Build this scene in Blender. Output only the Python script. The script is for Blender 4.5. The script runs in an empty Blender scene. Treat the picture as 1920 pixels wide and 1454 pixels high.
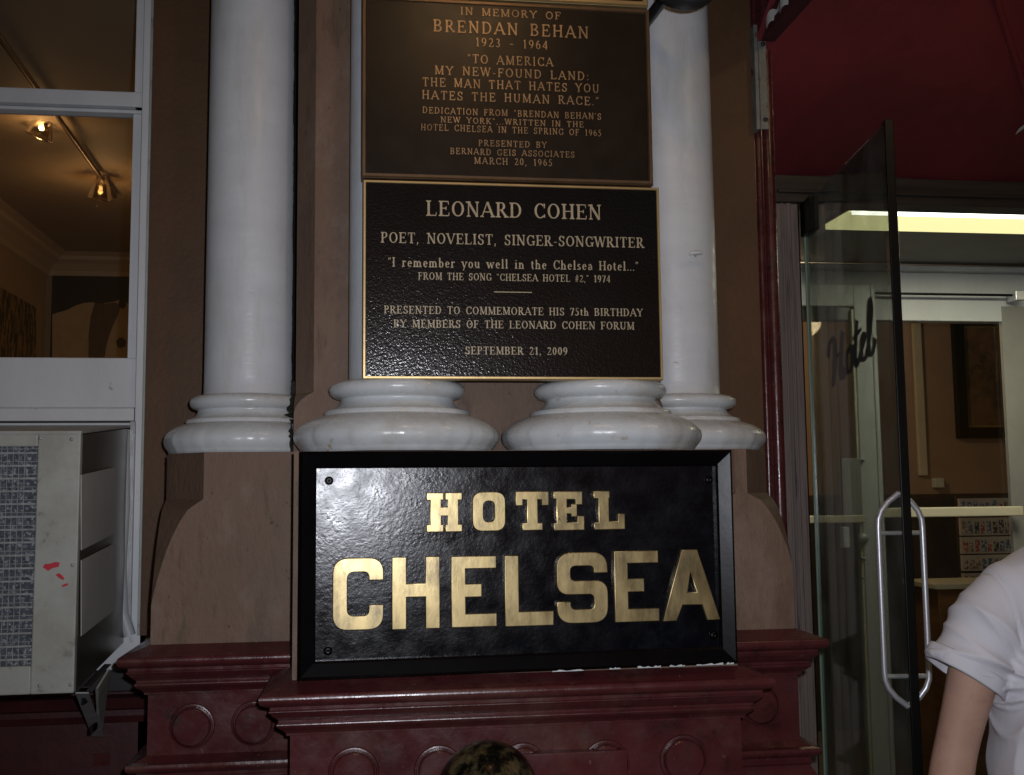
import bpy, bmesh, math, random
import numpy as np
from mathutils import Vector, Matrix
random.seed(7)
PI = math.pi
SC = bpy.context.scene
COL = SC.collection

# ------------------------------------------------------------------ camera
YAW, PITCH, ROLL, FPX = math.radians(7.706), math.radians(5.527), math.radians(-0.599), 2026.0
CAMP = Vector((0.0, -2.2, 1.58))
_f = Vector((math.sin(YAW) * math.cos(PITCH), math.cos(YAW) * math.cos(PITCH), math.sin(PITCH)))
_r = Vector((math.cos(YAW), -math.sin(YAW), 0)); _u = _r.cross(_f)
CR = math.cos(ROLL) * _r + math.sin(ROLL) * _u
CU = -math.sin(ROLL) * _r + math.cos(ROLL) * _u
cd = bpy.data.cameras.new('camera'); cam = bpy.data.objects.new('camera', cd); COL.objects.link(cam)
cd.sensor_width = 36; cd.lens = 36 * FPX / 1920; cd.clip_start = 0.02; cd.clip_end = 400
cam.matrix_world = Matrix(((CR.x, CU.x, -_f.x, CAMP.x), (CR.y, CU.y, -_f.y, CAMP.y), (CR.z, CU.z, -_f.z, CAMP.z), (0, 0, 0, 1)))
SC.camera = cam
def at(px, py, Y):
    d = _f + CR * ((px - 960) / FPX) + CU * ((727 - py) / FPX)
    t = (Y - CAMP.y) / d.y
    return CAMP + d * t
# ------------------------------------------------------------------ night sky
w = bpy.data.worlds.new('World'); SC.world = w; w.use_nodes = True
nt = w.node_tree; bg = nt.nodes['Background']
sky = nt.nodes.new('ShaderNodeTexSky'); sky.sky_type = 'NISHITA'; sky.sun_disc = False
sky.sun_elevation = math.radians(2); sky.sun_rotation = math.radians(180)
nt.links.new(sky.outputs[0], bg.inputs[0]); bg.inputs[1].default_value = 0.012
# ------------------------------------------------------------------ camera flash and lamps
def lamp(name, kind, loc, power, col, size=0.05, target=None, spot=None, blend=1.0):
    l = bpy.data.lights.new(name, kind); l.energy = power; l.color = col
    if kind == 'AREA': l.size = size
    else: l.shadow_soft_size = size
    if kind == 'SPOT': l.spot_size = math.radians(spot); l.spot_blend = blend
    o = bpy.data.objects.new(name, l); COL.objects.link(o); o.location = loc
    if target is not None:
        o.rotation_euler = (Vector(target) - Vector(loc)).to_track_quat('-Z', 'Y').to_euler()
    return o
fl = CAMP + CR * 0.045 + CU * 0.05 + _f * 0.02
lamp('camera_flash', 'SPOT', fl, 106, (0.94, 0.965, 1.06), 0.012, fl + _f * 1.0 - CU * .06, 96, 1.0)
SC.view_settings.view_transform = 'Standard'; SC.view_settings.look = 'None'
SC.view_settings.exposure = 0.0; SC.view_settings.gamma = 1.0
try: SC.view_settings.use_curve_mapping = False
except Exception: pass
SC.render.engine = 'CYCLES'
SC.cycles.use_denoising = True
SC.cycles.max_bounces = 8; SC.cycles.transparent_max_bounces = 16
SC.cycles.sample_clamp_indirect = 4.0

# ------------------------------------------------------------------ materials
def setv(b, k, v):
    if k in b.inputs: b.inputs[k].default_value = v
def mat(name, col, rough=0.5, metal=0.0, bump=0.0, bscale=40, detail=6, var=0.15, vscale=6, spec=0.5, coat=0.0,
        stretch=(1, 1, 1), spots=None, wear=None, rvar=0.0, bdist=0.002, emis=None, grain=None):
    m = bpy.data.materials.new(name); m.use_nodes = True; n = m.node_tree; N = n.nodes; L = n.links
    b = N['Principled BSDF']
    setv(b, 'Roughness', rough); setv(b, 'Metallic', metal); setv(b, 'Specular IOR Level', spec); setv(b, 'Coat Weight', coat); setv(b, 'Coat Roughness', 0.12)
    tc = N.new('ShaderNodeTexCoord'); mp = N.new('ShaderNodeMapping'); mp.inputs['Scale'].default_value = stretch
    geo = N.new('ShaderNodeNewGeometry')
    L.new(geo.outputs['Position'], mp.inputs[0])
    c4 = (*col, 1)
    nz = N.new('ShaderNodeTexNoise'); nz.inputs['Scale'].default_value = vscale; nz.inputs['Detail'].default_value = 8; nz.inputs['Roughness'].default_value = 0.65
    L.new(mp.outputs[0], nz.inputs[0])
    mx = N.new('ShaderNodeMix'); mx.data_type = 'RGBA'
    mx.inputs[6].default_value = (*[c * (1 - var) for c in col], 1); mx.inputs[7].default_value = (*[min(1, c * (1 + var)) for c in col], 1)
    mr = N.new('ShaderNodeMapRange'); mr.inputs[1].default_value = 0.3; mr.inputs[2].default_value = 0.7
    L.new(nz.outputs[0], mr.inputs[0]); L.new(mr.outputs[0], mx.inputs[0])
    out = mx.outputs[2]
    def layer(out, color, scale, lo, hi, det=6, st=stretch, seed=3.1):
        n2 = N.new('ShaderNodeTexNoise'); n2.inputs['Scale'].default_value = scale; n2.inputs['Detail'].default_value = det; n2.inputs['Roughness'].default_value = 0.7
        mp2 = N.new('ShaderNodeMapping'); mp2.inputs['Scale'].default_value = st; mp2.inputs['Location'].default_value = (seed, seed * 2, seed * .5)
        L.new(geo.outputs['Position'], mp2.inputs[0]); L.new(mp2.outputs[0], n2.inputs[0])
        r = N.new('ShaderNodeMapRange'); r.inputs[1].default_value = lo; r.inputs[2].default_value = hi
        L.new(n2.outputs[0], r.inputs[0])
        m2 = N.new('ShaderNodeMix'); m2.data_type = 'RGBA'; L.new(r.outputs[0], m2.inputs[0]); L.new(out, m2.inputs[6]); m2.inputs[7].default_value = (*color, 1)
        return m2.outputs[2]
    for lay in (spots or []): out = layer(out, *lay)
    L.new(out, b.inputs['Base Color'])
    if rvar:
        r2 = N.new('ShaderNodeMapRange'); r2.inputs[1].default_value = 0.3; r2.inputs[2].default_value = 0.7
        r2.inputs[3].default_value = max(0.02, rough - rvar); r2.inputs[4].default_value = min(1, rough + rvar)
        n3 = N.new('ShaderNodeTexNoise'); n3.inputs['Scale'].default_value = vscale * 3; n3.inputs['Detail'].default_value = 6
        L.new(mp.outputs[0], n3.inputs[0]); L.new(n3.outputs[0], r2.inputs[0]); L.new(r2.outputs[0], b.inputs['Roughness'])
    if bump:
        n4 = N.new('ShaderNodeTexNoise'); n4.inputs['Scale'].default_value = bscale; n4.inputs['Detail'].default_value = detail; n4.inputs['Roughness'].default_value = 0.6
        L.new(mp.outputs[0], n4.inputs[0])
        bp = N.new('ShaderNodeBump'); bp.inputs['Strength'].default_value = bump; bp.inputs['Distance'].default_value = bdist
        L.new(n4.outputs[0], bp.inputs['Height']); L.new(bp.outputs[0], b.inputs['Normal'])
    if emis:
        setv(b, 'Emission Color', (*emis[0], 1)); setv(b, 'Emission Strength', emis[1])
    return m
def glass(name, tint=(0.8, 0.85, 0.8), refl=1.0, rough=0.0, haze=0.0):
    m = bpy.data.materials.new(name); m.use_nodes = True; n = m.node_tree; N = n.nodes; L = n.links
    N.remove(N['Principled BSDF']); o = N['Material Output']
    t = N.new('ShaderNodeBsdfTransparent'); t.inputs[0].default_value = (*tint, 1)
    g = N.new('ShaderNodeBsdfGlossy'); g.inputs['Roughness'].default_value = rough; g.inputs['Color'].default_value = (1, 1, 1, 1)
    fr = N.new('ShaderNodeFresnel'); fr.inputs[0].default_value = 1.5
    ml = N.new('ShaderNodeMath'); ml.operation = 'MULTIPLY'; ml.inputs[1].default_value = refl
    mx = N.new('ShaderNodeMixShader'); L.new(fr.outputs[0], ml.inputs[0]); L.new(ml.outputs[0], mx.inputs[0])
    L.new(t.outputs[0], mx.inputs[1]); L.new(g.outputs[0], mx.inputs[2])
    if haze:
        df = N.new('ShaderNodeBsdfDiffuse'); df.inputs[0].default_value = (.55, .58, .55, 1); nz = N.new('ShaderNodeTexNoise'); nz.inputs['Scale'].default_value = 7; nz.inputs['Detail'].default_value = 8
        ge = N.new('ShaderNodeNewGeometry'); L.new(ge.outputs['Position'], nz.inputs[0]); mr = N.new('ShaderNodeMapRange'); mr.inputs[1].default_value = .35; mr.inputs[2].default_value = .75
        mr.inputs[3].default_value = haze * .4; mr.inputs[4].default_value = haze * 2.2; L.new(nz.outputs[0], mr.inputs[0]); m2 = N.new('ShaderNodeMixShader'); L.new(mr.outputs[0], m2.inputs[0])
        L.new(mx.outputs[0], m2.inputs[1]); L.new(df.outputs[0], m2.inputs[2]); mx = m2
    L.new(mx.outputs[0], o.inputs[0])
    return m
WHITE = (0.60, 0.62, 0.64)
M = {}
M['white'] = mat('white_gloss_paint', (.56, .585, .61), 0.38, bump=0.45, bscale=38, var=0.06, vscale=5, stretch=(1, 1, 3.0), rvar=0.08, bdist=0.0016,
                 spots=[((0.45, 0.45, 0.43), 4, 0.50, 0.75, 6, (2, 2, .5)), ((0.30, 0.24, 0.16), 24, 0.70, 0.74), ((0.12, 0.10, 0.08), 60, 0.715, 0.73)])
M['white_base'] = mat('white_base_paint', (0.54, 0.565, 0.57), 0.27, bump=0.4, bscale=34, var=0.07, vscale=7, rvar=0.08, bdist=0.0025,
                      spots=[((0.42, 0.40, 0.36), 6, 0.50, 0.75), ((0.36, 0.25, 0.15), 20, 0.64, 0.72), ((0.10, 0.07, 0.05), 44, 0.70, 0.72)])
M['frame_white'] = mat('white_window_paint', (0.60, 0.62, 0.64), 0.45, bump=0.35, bscale=50, var=0.07, vscale=8, stretch=(1, 1, .4),
                       spots=[((0.25, 0.25, 0.24), 18, 0.66, 0.74)])
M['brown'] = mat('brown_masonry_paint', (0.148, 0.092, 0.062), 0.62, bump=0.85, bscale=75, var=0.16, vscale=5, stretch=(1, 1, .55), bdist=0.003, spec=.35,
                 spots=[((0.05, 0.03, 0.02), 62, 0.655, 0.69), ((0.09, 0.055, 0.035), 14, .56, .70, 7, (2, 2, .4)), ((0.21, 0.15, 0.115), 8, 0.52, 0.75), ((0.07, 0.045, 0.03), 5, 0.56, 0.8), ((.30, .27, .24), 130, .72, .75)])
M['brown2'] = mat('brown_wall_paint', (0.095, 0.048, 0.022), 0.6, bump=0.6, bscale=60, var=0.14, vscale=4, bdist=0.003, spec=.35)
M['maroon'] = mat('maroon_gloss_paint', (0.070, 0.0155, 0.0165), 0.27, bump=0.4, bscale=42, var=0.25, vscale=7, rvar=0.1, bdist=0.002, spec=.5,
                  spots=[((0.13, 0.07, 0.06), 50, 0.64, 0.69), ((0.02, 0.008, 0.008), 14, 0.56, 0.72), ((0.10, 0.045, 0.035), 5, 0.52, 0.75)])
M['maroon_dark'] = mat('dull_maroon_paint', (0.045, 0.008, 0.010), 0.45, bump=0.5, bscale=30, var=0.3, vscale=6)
M['black_panel'] = mat('black_pebbled_enamel', (0.0025, 0.003, 0.005), 0.22, spec=.32, bump=0.26, bscale=115, detail=5, var=0.5, vscale=9, bdist=0.0018, rvar=0.07,
                       spots=[((0.010, 0.013, 0.018), 9, 0.55, 0.80)])
M['black_frame'] = mat('black_lacquer', (0.0025, 0.002, 0.0025), 0.30, bump=0.12, bscale=25, var=0.4, spec=.16)
M['brass_letter'] = mat('brushed_brass', (0.41, 0.32, 0.155), 0.38, metal=0.85, bump=0.3, bscale=60, var=0.12, vscale=10, rvar=0.10, stretch=(1, 1, .4), bdist=0.0008,
                        spots=[((0.17, 0.14, 0.085), 18, 0.48, 0.70), ((.05, .04, .03), 60, .66, .75)])
M['plaque_black'] = mat('black_cast_plaque', (0.004, 0.004, 0.005), 0.17, bump=0.55, bscale=210, detail=2, var=0.3, bdist=0.0011)
M['plaque_gold'] = mat('gold_plaque_edge', (0.52, 0.37, 0.17), 0.38, metal=0.7, bump=0.2, bscale=60, var=0.15, bdist=0.001)
M['plaque_letter'] = mat('gold_raised_lettering', (0.36, 0.29, 0.185), 0.5, metal=0.3, bump=0.2, bscale=300, var=0.18, vscale=60, bdist=0.0005)
M['bronze'] = mat('dark_bronze', (0.013, 0.0085, 0.0055), 0.34, metal=0.0, spec=.25, bump=0.22, bscale=260, detail=3, var=0.2, vscale=8, rvar=0.03, bdist=0.001)
M['bronze_letter'] = mat('bronze_raised_lettering', (0.33, 0.215, 0.11), 0.42, metal=0.45, bump=0.3, bscale=200, var=0.3, vscale=14, bdist=0.0005)
M['bronze_edge'] = mat('worn_bronze_edge', (0.13, 0.08, 0.042), 0.38, metal=0.5, bump=0.3, bscale=60, var=0.3)
M['ac_white'] = mat('weathered_cream_enamel', (0.37, 0.38, 0.345), 0.5, bump=0.3, bscale=50, var=0.09,
                    spots=[((0.14, 0.15, 0.14), 20, 0.61, 0.68), ((.25, .25, .21), 5, .45, .75)])
M['ac_side'] = mat('grey_brown_sheet_metal', (0.115, 0.105, 0.09), 0.30, metal=0.55, bump=0.1, bscale=8, var=0.35, vscale=4, stretch=(1, 1, .2))
M['paper'] = mat('pale_sheet', (0.40, 0.39, 0.37), 0.6, bump=0.3, bscale=14, var=0.08, vscale=6)
M['slat_grey'] = mat('grey_grille_metal', (0.26, 0.28, 0.28), 0.5, var=.35, vscale=60)
M['coil'] = mat('dusty_coil_fins', (0.05, 0.06, 0.075), 0.6, bump=0.8, bscale=120, var=0.6, vscale=90, spots=[((0.30, 0.32, 0.33), 110, 0.52, 0.66, 2)])
M['red_mark'] = mat('red_paint_mark', (0.50, 0.02, 0.04), 0.5)
M['galv'] = mat('galvanised_steel', (0.34, 0.35, 0.35), 0.42, metal=0.3, bump=0.2, bscale=50, var=0.25, vscale=20)
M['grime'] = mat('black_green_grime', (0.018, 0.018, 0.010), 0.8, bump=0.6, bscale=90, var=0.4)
M['canvas'] = mat('red_canvas', (0.175, 0.018, 0.022), 0.70, spots=[((.09, .012, .014), 1.6, .48, .8)], bump=0.5, bscale=420, detail=2, var=0.14, vscale=2.5, bdist=0.001)
M['canvas_dark'] = mat('dark_red_canvas', (0.065, 0.010, 0.014), 0.75, bump=0.4, bscale=300, var=0.2)
M['trim_white'] = mat('white_binding', (0.62, 0.62, 0.60), 0.6, var=0.05)
M['wood_grey'] = mat('worn_grey_wood', (0.20, 0.155, 0.138), 0.55, bump=0.7, bscale=40, var=0.3, vscale=14, stretch=(3, 3, .12), bdist=0.002,
                     spots=[((0.045, 0.03, 0.028), 30, 0.56, 0.68)])
M['wood_dark'] = mat('dark_wood_beam', (0.035, 0.028, 0.022), 0.5, bump=0.6, bscale=40, var=0.5, vscale=20, stretch=(.12, 1, 2))
M['door_glass'] = glass('greenish_door_glass', (0.80, 0.83, 0.81), 0.6, haze=.05)
M['win_glass'] = glass('window_pane_glass', (0.86, 0.86, 0.84), 0.6)
M['black_edge'] = mat('black_glazing_edge', (0.004, 0.004, 0.004), 0.4, var=0.2, spec=.2)
M['glass_edge'] = mat('pale_green_glass_edge', (0.22, 0.32, 0.26), 0.25, var=0.1)
M['chrome'] = mat('satin_chrome', (0.72, 0.73, 0.78), 0.36, metal=0.6, var=0.05, bump=0.05)
M['script_paint'] = mat('black_script_paint', (0.012, 0.008, 0.008), 0.4, var=0.2)
M['vest_grey'] = mat('grey_vestibule_paint', (0.20, 0.20, 0.185), 0.6, bump=0.3, bscale=30, var=0.1)
M['pale_blue'] = mat('pale_door_paint', (0.44, 0.46, 0.47), 0.45, bump=0.25, bscale=35, var=0.08, stretch=(1, 1, .2))
M['pale_cream'] = mat('cream_bar_paint', (0.50, 0.46, 0.34), 0.4, var=0.08)
M['lobby_wall'] = mat('tan_lobby_wall', (0.30, 0.20, 0.135), 0.6, bump=0.2, bscale=20, var=0.08)
M['lobby_dark'] = mat('dark_marble_wainscot', (0.055, 0.042, 0.034), 0.35, bump=0.2, bscale=12, var=0.4, vscale=5)
M['floor'] = mat('terrazzo_floor', (0.16, 0.13, 0.10), 0.35, var=0.25, vscale=20)
M['room_ceiling'] = mat('warm_room_ceiling', (0.46, 0.36, 0.26), 0.7, bump=0.2, bscale=20, var=0.05)
M['room_wall'] = mat('warm_room_wall', (0.36, 0.26, 0.17), 0.7, bump=0.2, bscale=20, var=0.08)
M['pic_black'] = mat('black_picture_ground', (0.006, 0.005, 0.004), 0.5, var=0.3)
M['horse'] = mat('pale_horse_coat', (0.42, 0.30, 0.17), 0.6, var=0.14, vscale=12)
M['mane'] = mat('brown_mane', (0.085, 0.050, 0.028), 0.6, var=0.35, vscale=22, stretch=(3, 1, .5))
M['speckle'] = mat('speckled_canvas', (0.26, 0.15, 0.05), 0.6, var=0.3, vscale=20, stretch=(1, 3, 1), spots=[((0.01, 0.008, 0.005), 13, 0.46, 0.52, 8, (1, 3, .8))])
M['rail'] = mat('bronze_track_metal', (0.14, 0.085, 0.05), 0.4, metal=0.5)
M['sidewalk'] = mat('concrete_pavement', (0.20, 0.195, 0.185), 0.8, bump=0.6, bscale=60, var=0.2, vscale=3)
M['asphalt'] = mat('asphalt', (0.05, 0.05, 0.052), 0.85, bump=0.8, bscale=150, var=0.25, vscale=5)
M['ball'] = mat('blackened_brass', (0.22, 0.175, 0.085), 0.3, metal=0.7, bump=0.35, bscale=40, var=0.2, rvar=.1,
                spots=[((0.010, 0.009, 0.007), 24, 0.40, 0.54, 8, (1, 1, .7))])
M['shirt'] = mat('white_cotton', (0.66, 0.65, 0.69), 0.85, bump=0.3, bscale=700, detail=2, var=0.03, bdist=0.0005, spec=.2)
M['skin'] = mat('skin', (0.47, 0.285, 0.21), 0.6, spec=.3, bump=0.4, bscale=160, var=0.08, vscale=18, bdist=0.0008, spots=[((0.40, 0.19, 0.14), 30, 0.55, 0.8)])
M['hair'] = mat('brown_hair', (0.05, 0.03, 0.018), 0.5, bump=0.8, bscale=60, stretch=(4, 4, .6), var=0.3)
M['denim'] = mat('dark_denim', (0.03, 0.04, 0.07), 0.85, bump=0.4, bscale=400, var=0.2)
M['shoe'] = mat('dark_shoe_leather', (0.02, 0.016, 0.013), 0.4)
M['lens_glass'] = mat('yellowed_lamp_glass', (0.55, 0.56, 0.46), 0.3, var=0.05, emis=((1.0, .95, .7), 0.12))
M['iron'] = mat('black_ribbed_iron', (0.035, 0.033, 0.035), 0.4, metal=0.3)
M['bulb'] = mat('lit_bulb', (1, .8, .5), 0.4, emis=((1, .72, .38), 60))
M['bulb_dim'] = mat('lit_bulb_facing_away', (1, .8, .5), 0.4, emis=((1, .66, .28), 1.8))
M['shade_glass'] = glass('clear_spot_shade', (0.80, 0.74, 0.62), 1.6, 0.08)
M['tube'] = mat('fluorescent_diffuser', (.8, .8, .6), 0.5, var=0.0, emis=((0.92, 0.86, 0.40), 1.05))
M['tube_hot'] = mat('fluorescent_tube', (.9, .9, .8), 0.5, var=0.0, emis=((1.0, 0.98, 0.82), 3.5))
M['white_plastic'] = mat('white_plastic', (0.5, 0.48, 0.42), 0.5)
CARDS = [mat('card_print_%s' % n, c, 0.5, var=0.5, vscale=70, spots=[(c2, 60, 0.5, 0.56, 2)]) for n, c, c2 in
         (('red', (.30, .05, .05), (.5, .45, .4)), ('blue', (.07, .10, .16), (.4, .4, .4)), ('tan', (.40, .32, .24), (.12, .08, .06)), ('dark', (.04, .04, .05), (.4, .35, .3)))]
M['rack'] = mat('white_card_rack', (0.42, 0.36, 0.31), 0.5)
M['paint_tan'] = mat('tan_brown_picture', (0.16, 0.085, 0.045), 0.5, var=0.6, vscale=6, spots=[((0.03, 0.02, 0.015), 4, 0.5, 0.62), ((0.36, 0.22, 0.13), 5, 0.62, 0.72)])

# ------------------------------------------------------------------ mesh helpers
WL = {}
class MB:
    def __init__(s): s.v = []; s.f = []; s.smooth = []
    def add(s, vs, fs, smooth=False):
        o = len(s.v); s.v += [tuple(v) for v in vs]; s.f += [tuple(i + o for i in f) for f in fs]; s.smooth += [smooth] * len(fs); return s
    def box(s, a, b):
        x0, x1 = sorted((a[0], b[0])); y0, y1 = sorted((a[1], b[1])); z0, z1 = sorted((a[2], b[2]))
        return s.add([(x0, y0, z0), (x1, y0, z0), (x1, y1, z0), (x0, y1, z0), (x0, y0, z1), (x1, y0, z1), (x1, y1, z1), (x0, y1, z1)],
                     [(0, 3, 2, 1), (4, 5, 6, 7), (0, 1, 5, 4), (1, 2, 6, 5), (2, 3, 7, 6), (3, 0, 4, 7)])
    def hexa(s, p):  # 8 points: front quad (0..3 ccw), back quad (4..7)
        return s.add(p, [(0, 1, 2, 3), (7, 6, 5, 4), (0, 4, 5, 1), (1, 5, 6, 2), (2, 6, 7, 3), (3, 7, 4, 0)])
    def lathe(s, c, prof, n=64, axis='Z', smooth=True, a0=0, a1=2 * PI, wob=0):
        full = abs(a1 - a0 - 2 * PI) < 1e-6; m = n if full else n + 1; vs = []
        for r, h in prof:
            for i in range(m):
                a = a0 + (a1 - a0) * i / n; rr = r
                x, y = rr * math.cos(a), rr * math.sin(a)
                vs.append((c[0] + x, c[1] + y, c[2] + h) if axis == 'Z' else (c[0] + x, c[1] + h, c[2] + y) if axis == 'Y' else (c[0] + h, c[1] + x, c[2] + y))
        fs = []
        for j in range(len(prof) - 1):
            for i in range(n):
                k = (i + 1) % m; fs.append((j * m + i, j * m + k, (j + 1) * m + k, (j + 1) * m + i))
        return s.add(vs, fs, smooth)
    def tube(s, pts, r, n=12, cap=True, sx=1.0):
        pts = [Vector(p) for p in pts]; rings = []; vs = []; up = None
        for i, p in enumerate(pts):
            t = (pts[min(i + 1, len(pts) - 1)] - pts[max(i - 1, 0)]).normalized()
            if up is None: up = Vector((0, 0, 1)) if abs(t.z) < .9 else Vector((1, 0, 0))
            a = t.cross(up).normalized(); b = a.cross(t).normalized(); up = b
            rr = r[i] if isinstance(r, (list, tuple)) else r
            for k in range(n):
                q = 2 * PI * k / n; vs.append(p + a * (math.cos(q) * rr * sx) + b * (math.sin(q) * rr))
        fs = []
        for i in range(len(pts) - 1):
            for k in range(n): fs.append((i * n + k, i * n + (k + 1) % n, (i + 1) * n + (k + 1) % n, (i + 1) * n + k))
        s.add(vs, fs, True)
        if cap:
            s.add(vs[:n], [tuple(range(n))[::-1]]); s.add(vs[-n:], [tuple(range(n))])
        return s
    def prism(s, poly, y0, y1):  # poly of (x,z), ccw seen from -Y
        n = len(poly); vs = [(p[0], y0, p[1]) for p in poly] + [(p[0], y1, p[1]) for p in poly]
        fs = [tuple(range(n)), tuple(range(2 * n - 1, n - 1, -1))] + [(i, i + n, (i + 1) % n + n, (i + 1) % n) for i in range(n)]
        return s.add(vs, fs)
def part(name, mb, m, parent=None, bevel=0.0, fix=True, seg=2):
    vs = np.array(mb.v); c = Vector(((vs.min(0) + vs.max(0)) / 2).tolist())
    me = bpy.data.meshes.new(name); me.from_pydata([tuple(Vector(v) - c) for v in mb.v], [], mb.f)
    me.polygons.foreach_set('use_smooth', mb.smooth); me.materials.append(m)
    if fix:
        bm = bmesh.new(); bm.from_mesh(me)
        bmesh.ops.recalc_face_normals(bm, faces=bm.faces); bm.to_mesh(me); bm.free()
    me.update()
    return link(name, me, c, parent, bevel, seg)
def link(name, me, c, parent=None, bevel=0.0, seg=2):
    o = bpy.data.objects.new(name, me); COL.objects.link(o)
    WL[o.name] = Vector(c); o.location = Vector(c) - (WL[parent.name] if parent else Vector((0, 0, 0)))
    if parent: o.parent = parent
    if bevel:
        b = o.modifiers.new('bevel', 'BEVEL'); b.width = bevel; b.segments = seg; b.limit_method = 'ANGLE'; b.angle_limit = math.radians(40)
    return o
def tag(o, label, cat, group=None):
    o['label'] = label; o['category'] = cat
    if group: o['group'] = group
    return o
def thing(name, label, cat, loc, group=None):
    o = bpy.data.objects.new(name, None); COL.objects.link(o); o.location = loc; o.empty_display_size = .1; WL[o.name] = Vector(loc)
    return tag(o, label, cat, group)
def struct(name, mb, m, bevel=0, label=None):
    o = part(name, mb, m, None, bevel); o['kind'] = 'structure'
    if label: o['label'] = label
    return o
def eval_mesh(o):
    dg = bpy.context.evaluated_depsgraph_get(); dg.update()
    me = bpy.data.meshes.new_from_object(o.evaluated_get(dg)); return me
def sweep_u(x0, x1, yf, yb, z, prof, mb=None):
    mb = mb or MB(); vs = []
    for o, dz in prof: vs += [(x0 - o, yb, z + dz), (x0 - o, yf - o, z + dz), (x1 + o, yf - o, z + dz), (x1 + o, yb, z + dz)]
    fs = []
    for j in range(len(prof) - 1):
        for i in range(3): fs.append((j * 4 + i, j * 4 + i + 1, j * 4 + 5 + i, j * 4 + 4 + i))
    # smooth shading needs split mitres; keep flat faces on a dense profile
    return mb.add(vs, fs)
def dense(prof, n=4):
    """Catmull-Rom through corners flagged round; plain subdivision keeps crisp lines"""
    out = []
    for i, p in enumerate(prof):
        if len(p) == 3 and 0 < i < len(prof) - 1:
            a, b = Vector(prof[i - 1][:2]), Vector(prof[i + 1][:2]); q = Vector(p[:2])
            a2 = q + (a - q) * p[2]; b2 = q + (b - q) * p[2]
            for k in range(n + 1):
                t = k / n; out.append(tuple(a2 * (1 - t) ** 2 + q * 2 * t * (1 - t) + b2 * t * t))
        else: out.append(tuple(p[:2]))
    return out

# ------------------------------------------------------------------ ground and shell
struct('sidewalk', MB().box((-14, -5.2, -0.2), (14, 6, 0.0)), M['sidewalk'])
struct('road', MB().box((-60, -30, -0.3), (60, -5.2, -0.13)), M['asphalt'])
struct('ground', MB().box((-200, -200, -0.6), (200, 200, -0.31)), M['asphalt'])

def X(px, py, Y): return at(px, py, Y).x
def Z(px, py, Y): return at(px, py, Y).z
YB = 0.26      # plane of the two back pedestals
YP = 0.27      # pilaster face
YW = 0.75      # brown wall
# back wall : left strip, above, right strip
wl0, wl1 = X(276, 600, YW), X(470, 600, YW)
facade = thing('facade_wall', 'brown painted hotel wall behind the four white columns', 'wall', (0, YW + .1, 0))
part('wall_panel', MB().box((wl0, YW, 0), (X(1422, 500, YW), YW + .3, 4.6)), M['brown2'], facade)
# pilaster with chamfered left edge and stop
zt = Z(700, 846, 0.0)                                    # top of the front pedestal
px0, px1 = X(553, 500, YP), X(1243, 700, YP)
cw = 0.044
mb = MB()
def chamfer_block(mb, x0, x1, yf, yb, prof):
    """prof: list of (z, chamfer); both vertical corners cut"""
    vs = []
    for z, c in prof: vs += [(x0, yb, z), (x0, yf + c * 1.45, z), (x0 + c, yf, z), (x1 - c, yf, z), (x1, yf + c * 1.45, z), (x1, yb, z)]
    fs = []
    for j in range(len(prof) - 1):
        for i in range(6): fs.append((j * 6 + i, j * 6 + (i + 1) % 6, (j + 1) * 6 + (i + 1) % 6, (j + 1) * 6 + i))
    fs += [tuple(range(6))[::-1], tuple(range(len(prof) * 6 - 6, len(prof) * 6))]
    mb.add(vs, fs)
def stop_profile(zbot, zfull, zstart, ztop, c, n=10):
    pr = [(zbot, 0.0001), (zfull, 0.0001)]
    for k in range(1, n):
        t = k / n; pr.append((zfull + (zstart - zfull) * t, c * (1 - math.sqrt(max(0, 1 - t * t))) * .62 + c * t * .38))
    return pr + [(zstart, c), (ztop, c)]
zr = Z(600, 775, YP); zr2 = Z(600, 735, YP)
chamfer_block(mb, px0, px1, YP, YW, [(zt, 0.0005), (zr, 0.0005), (zr + (zr2 - zr) * .3, cw * .10), (zr + (zr2 - zr) * .6, cw * .35), (zr + (zr2 - zr) * .85, cw * .7), (zr2, cw), (4.6, cw)])
part('pilaster', mb, M['brown'], facade)

# ------------------------------------------------------------------ pedestals
CORN = dense([(0, 0), (.046, -.017), (.054, -.019, .5), (.057, -.030, .5), (.050, -.040, .5), (.036, -.044), (.036, -.050), (.040, -.053, .5), (.036, -.057), (.030, -.064, .5), (.021, -.072),
              (.021, -.076), (.026, -.081, .5), (.021, -.087), (.012, -.094, .5), (.007, -.100), (.007, -.104), (0, -.106)], 4)
LOW = dense([(0, 0), (.022, -.010), (.036, -.012), (.038, -.022, .5), (.030, -.030, .5), (.018, -.034), (.018, -.040), (.022, -.045, .5), (.016, -.052), (.030, -.075, .5), (.030, -.1), (.03, -.14)], 4)
def disc(parent, cx, cz, yf, r=0.041):
    mb = MB(); mb.lathe((cx, yf, cz), [(r * 1.22, 0.001), (r * 1.17, -0.0045), (r * 1.10, -.005), (r * 1.06, 0.0008), (r, 0.0008), (r * 1.0, -0.010), (r * .97, -0.0135), (r * .92, -0.0152), (0.0001, -0.0156)], 48, 'Y', False)
    return part('disc', mb, M['maroon'], parent)
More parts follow.
